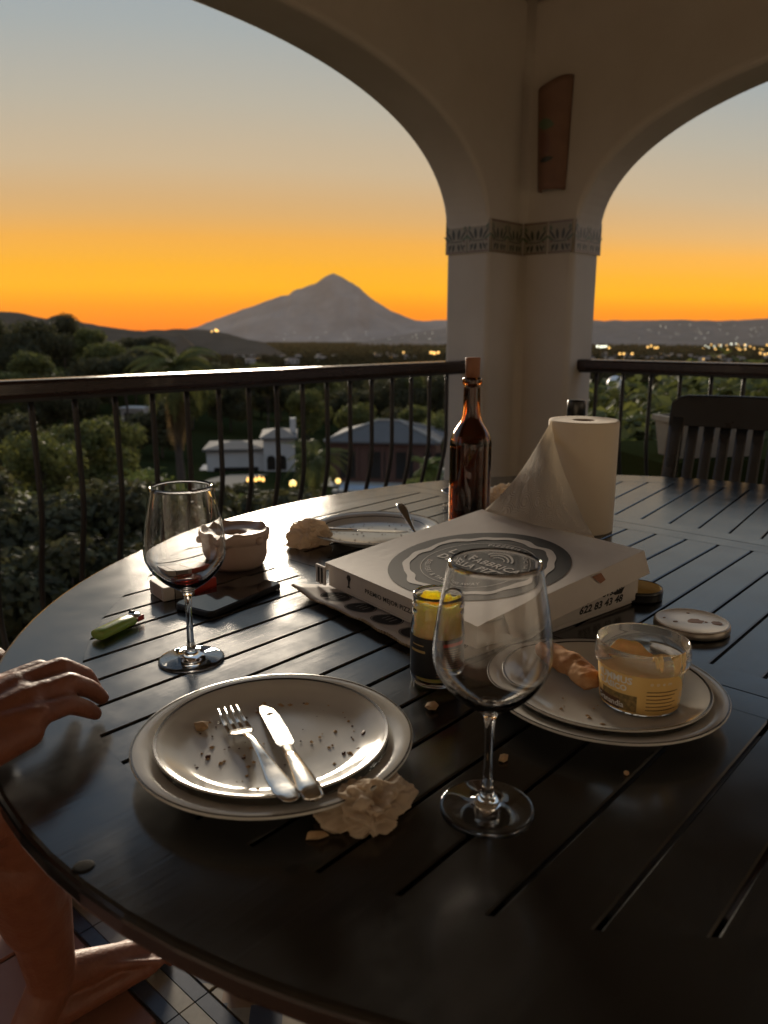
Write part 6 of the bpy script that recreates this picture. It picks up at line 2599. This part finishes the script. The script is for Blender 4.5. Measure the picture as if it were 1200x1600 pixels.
p = at(150, 62)
gw = MB()
for k in range(9):
    a = Vector((-3.4 + 0.75 * k, 1.1 - 0.32 * k, 0))
    gw.box(-0.38, 0.38, -0.16, 0.16, -1.0, 1.15 + 0.06 * (k % 2) - 0.07 * k, Matrix.Translation(a) @ Matrix.Rotation(R(-23), 4, 'Z'))
g = gw.build('garden_wall', MAT['stone'], None, loc=(p.x, p.y, land_z(p.x, p.y) + 0.7))
tag(g, 'low pale stepped garden wall sloping down among the left shrubs', 'garden wall')
for lab, u, r, w in (('pale driveway in front of the white house', 345, 66, 1.8), ('short pale path below the dark pavilion', 560, 52, 1.4), ('pale yard beside the white garden shed', 150, 105, 2.5)):
    q = at(u, r)
    mb = MB()
    rows = []
    for k in range(7):
        yy = q.y - 5 + 10 * k / 6
        xx = q.x + 0.5 * (k - 3) + 0.4 * math.sin(k)
        rows.append([Vector((xx - w, yy, land_z(xx - w, yy) + 0.12)), Vector((xx, yy, land_z(xx, yy) + 0.14)), Vector((xx + w, yy, land_z(xx + w, yy) + 0.12))])
    o = mb.rings(rows, closed_ring=False, cap=False).build('path', MAT['paving'])
    tag(o, kind='structure')


def globe_lamp(label, u, r, h, rad, lit=True, z=None):
    q = at(u, r)
    if z is not None:
        q.z = z
    g = thing('globe_lamp', label, 'garden lamp', q, 0, 'garden globe lamps')
    MB().tube([(0, 0, -0.3), (0, 0, h - rad)], 0.04, 8).build('post', MAT['iron'], g, True)
    MB().lathe([(0.05, h - rad * 1.12), (0.07, h - rad * 0.98), (0.05, h - rad * 0.9)], 12).build('collar', MAT['iron'], g, True)
    prof = [(rad * math.cos(-PI / 2 + PI * k / 12), h + rad * math.sin(-PI / 2 + PI * k / 12)) for k in range(13)]
    prof[0] = (0, h - rad)
    prof[-1] = (0, h + rad)
    MB().lathe(prof, 20).build('globe', MAT['globe'] if lit else MAT['globe_off'], g, True)


globe_lamp('lit yellow globe lamp in the shrubs, lower of the two', 455, 36, 1.75, 0.17)
globe_lamp('lit yellow globe lamp by the path below the pavilion, upper of the two', 527, 48, 2.15, 0.17)
globe_lamp('unlit white globe lamp just right of the corner pier', 957, 9.5, 4.13, 0.10, False, -3.6)
# string of warm lights at the white house
for k in range(5):
    q = at(384 + 6 * k, 58)
    bm = MB().lathe([(0, -0.16), (0.10, -0.10), (0.14, 0.0), (0.10, 0.10), (0.03, 0.15), (0.03, 0.25), (0, 0.25)], 12)
    o = bm.build('terrace_light', MAT['lamp_warm'], None, True, loc=(q.x, q.y, q.z + 1.7 + 0.08 * (k % 2)))
    tag(o, 'small warm light in the row before the white house', 'lamp', 'row of warm lights before the white house')
# pink flowering bush
q = at(655, 47)
t = plant('shrub_b', 'flowering_bush', 'small bush with pink flowers left of the amber bottle', 'bush', q, 0.75)
fm = MB()
rn = random.Random(3)
for k in range(120):
    a, b = rn.uniform(0, 2 * PI), rn.uniform(-0.2, 1.3)
    c = Vector((1.25 * math.cos(a) * math.cos(b), 1.25 * math.sin(a) * math.cos(b), 1.3 + 1.0 * math.sin(b)))
    leaves(fm, rn, c, 0.1, 0.1, 0.1, 4, 0.10)
fm.build('blossom', MAT['flower'], t)

# white trough planter behind the chair
p = tl(4.35, 0.62)
pl = thing('planter_trough', 'pale rectangular planter trough behind the chair', 'planter', (1.93, 4.6, 0.0), R(12))
MB().box(-0.28, 0.28, -0.12, 0.12, 0.24, 0.26).build('soil', MAT['land'], pl)
pr = [(-0.30, -0.13), (0.30, -0.13), (0.30, 0.13), (-0.30, 0.13)]
mb = MB()
for z, k in ((0.0, 0.90), (0.25, 0.98), (0.285, 1.06), (0.30, 1.06)):
    pass
mb.rings([[Vector((x * k, y * k, z)) for x, y in pr] for z, k in ((0.0, 0.88), (0.26, 1.0), (0.262, 1.07), (0.30, 1.07), (0.30, 0.99), (0.242, 0.97))], cap=False)
mb.f.append([3, 2, 1, 0])
mb.build('trough', MAT['stone_dark'], pl)
MB().box(-0.6, 1.9, -0.5, 0.9, -3.5, -0.002).build('bank', MAT['stone'], pl) if False else None
ped = MB().box(-0.5, 2.4, -0.35, 0.55, -4.9, -0.001).build('garden_ledge', MAT['land'], None, loc=(2.0, 4.75, 0.42), rot=(0, 0, R(12)))
tag(ped, kind='structure')
pl.location.z = 0.422
pl.scale = (0.9, 0.9, 0.8)


# ---------------------------------------------------------------- the distant town
def town():
    rnd = random.Random(31)
    wall = MAT['wall_white']
    body = MB().box(-5, 5, -4, 4, -3, 5).data('wall', wall)
    rf = MB().add([(-5.6, -4.6, 5), (5.6, -4.6, 5), (5.6, 4.6, 5), (-5.6, 4.6, 5), (-2, 0, 7.2), (2, 0, 7.2)], [(0, 1, 5, 4), (1, 2, 5), (2, 3, 4, 5), (3, 0, 4), (3, 2, 1, 0)]).data('roof', MAT['roof_tile'])
    winm = MB().box(-1.0, 1.0, -0.06, 0.06, -1.0, 1.0).data('window', MAT['lamp_warm'])
    wind = MB().box(-0.8, 0.8, -0.06, 0.06, -0.9, 0.9).data('window', MAT['dark_open'])
    spots = []
    for k in range(46):
        u = rnd.uniform(905, 1235)
        spots.append((u, rnd.uniform(900, 2300), 'white town house in the plain seen through the right arch'))
    for k in range(26):
        spots.append((rnd.uniform(330, 700), rnd.uniform(900, 2300), 'white town house at the foot of the mountain'))
    for k in range(10):
        spots.append((rnd.uniform(120, 330), rnd.uniform(480, 800), 'white house half hidden in the left wood'))
    for u, r, lab in spots:
        x = (u - 600) / 1200 * r
        z = land_z(x, r) + (4.5 if r > 800 else -0.5)
        h = thing('town_house', lab, 'house', (x, r, z), rnd.uniform(-0.7, 0.7), lab.replace('house', 'houses'))
        s = rnd.uniform(0.6, 1.0) * (1 if r > 800 else 0.55)
        h.scale = (s * rnd.uniform(0.9, 1.8), s, s * rnd.uniform(0.7, 1.0))
        ob('wall', body, h)
        ob('roof', rf, h)
        lit = rnd.random() < 0.35
        for j in range(3):
            ob('window', winm if lit and rnd.random() < 0.6 else wind, h, (-3.2 + 3.2 * j, -4.03, rnd.choice((1.4, 2.6))))
    # hillside houses on the far ridge, and street lights
    prof = [(0, -2.2), (1.6, -1.6), (2.2, 0), (1.6, 1.6), (0, 2.2)]
    lw = MB().lathe([(0, -1.0), (0.7, -0.7), (1.0, 0), (0.7, 0.7), (0, 1.0)], 8).data('street_light', MAT['lamp_warm'], True)
    lc = MB().lathe([(0, -1.0), (0.7, -0.7), (1.0, 0), (0.7, 0.7), (0, 1.0)], 8).data('street_light', MAT['lamp_white'], True)

    ld = MB().lathe([(0, -1.0), (0.7, -0.7), (1.0, 0), (0.7, 0.7), (0, 1.0)], 8).data('street_light', MAT['lamp_dim'], True)

    def light(u, v, r, s, me, lab):
        x = (u - 600) / 1200 * r
        z = CAM_Z - (v - 520) / 1200 * r * 0.975
        o = ob('street_light', me, None, (x, r, z))
        o.scale = (s, s, s)
        tag(o, lab, 'lamp', lab)
    for u in (926, 931, 935, 939):
        light(u, 541 + rnd.uniform(-.6, .6), 1500, 2.2, lc, 'bright white light right beside the corner pier, in the distant town')
    for u in (944, 1003, 1008, 1014, 1018):
        light(u, 540 + rnd.uniform(-1, 3), 1500, 1.9, lw, 'orange light of the left cluster in the distant town')
    for u, v in ((961, 552), (967, 552), (980, 552)):
        light(u, v, 700, 1.0, lw, 'warm round light in the row of three above the right railing')
    for k in range(46):
        u = rnd.uniform(1080, 1225)
        light(u, rnd.choice((538, 540, 542, 545)) + rnd.uniform(-1.5, 1.5), 1600, rnd.uniform(0.8, 1.7), lw if rnd.random() < 0.65 else lc, 'light in the long row across the distant town at the right')
    for u, v in ((1176, 551), (1183, 553), (1188, 552)):
        light(u, v, 700, 0.9, lw, 'warm light close above the railing at the right picture edge')
    for k in range(40):
        u = rnd.uniform(985, 1220)
        light(u, rnd.uniform(506, 531), 3700, rnd.uniform(1.0, 2.2), ld, 'faint light of a house on the far ridge')
    for k in range(34):
        u = rnd.uniform(410, 700)
        light(u, rnd.uniform(518, 531), 4700 if u < 640 else 3600, rnd.uniform(1.0, 2.2), ld, 'faint light at the foot of the mountain')
    for u, v, s in ((344, 516, 1.6), (347, 517, 1.3), (338, 518, 1.0), (630, 550, 1.0), (672, 550, 1.6), (677, 551, 1.8), (683, 550, 1.5)):
        light(u, v, 900, s, lw, 'warm light among the dark trees below the mountain')


town()

# ---------------------------------------------------------------- haze over the plain
def haze():
    o = MB().box(-9500, 9500, -200, 9600, -76, 620).build('haze', None)
    m = bpy.data.materials.new('haze')
    m.use_nodes = True
    n, l = m.node_tree.nodes, m.node_tree.links
    for k in list(n):
        if k.type == 'BSDF_PRINCIPLED':
            n.remove(k)
    out = [k for k in n if k.type == 'OUTPUT_MATERIAL'][0]
    v = n.new('ShaderNodeVolumePrincipled')
    v.inputs['Color'].default_value = (0.90, 0.66, 0.34, 1)
    v.inputs['Density'].default_value = 1.3e-5
    v.inputs['Anisotropy'].default_value = 0.2
    l.new(v.outputs[0], out.inputs['Volume'])
    o.data.materials.clear()
    o.data.materials.append(m)
    tag(o, 'thin evening haze over the plain', 'haze', kind='stuff')


haze()
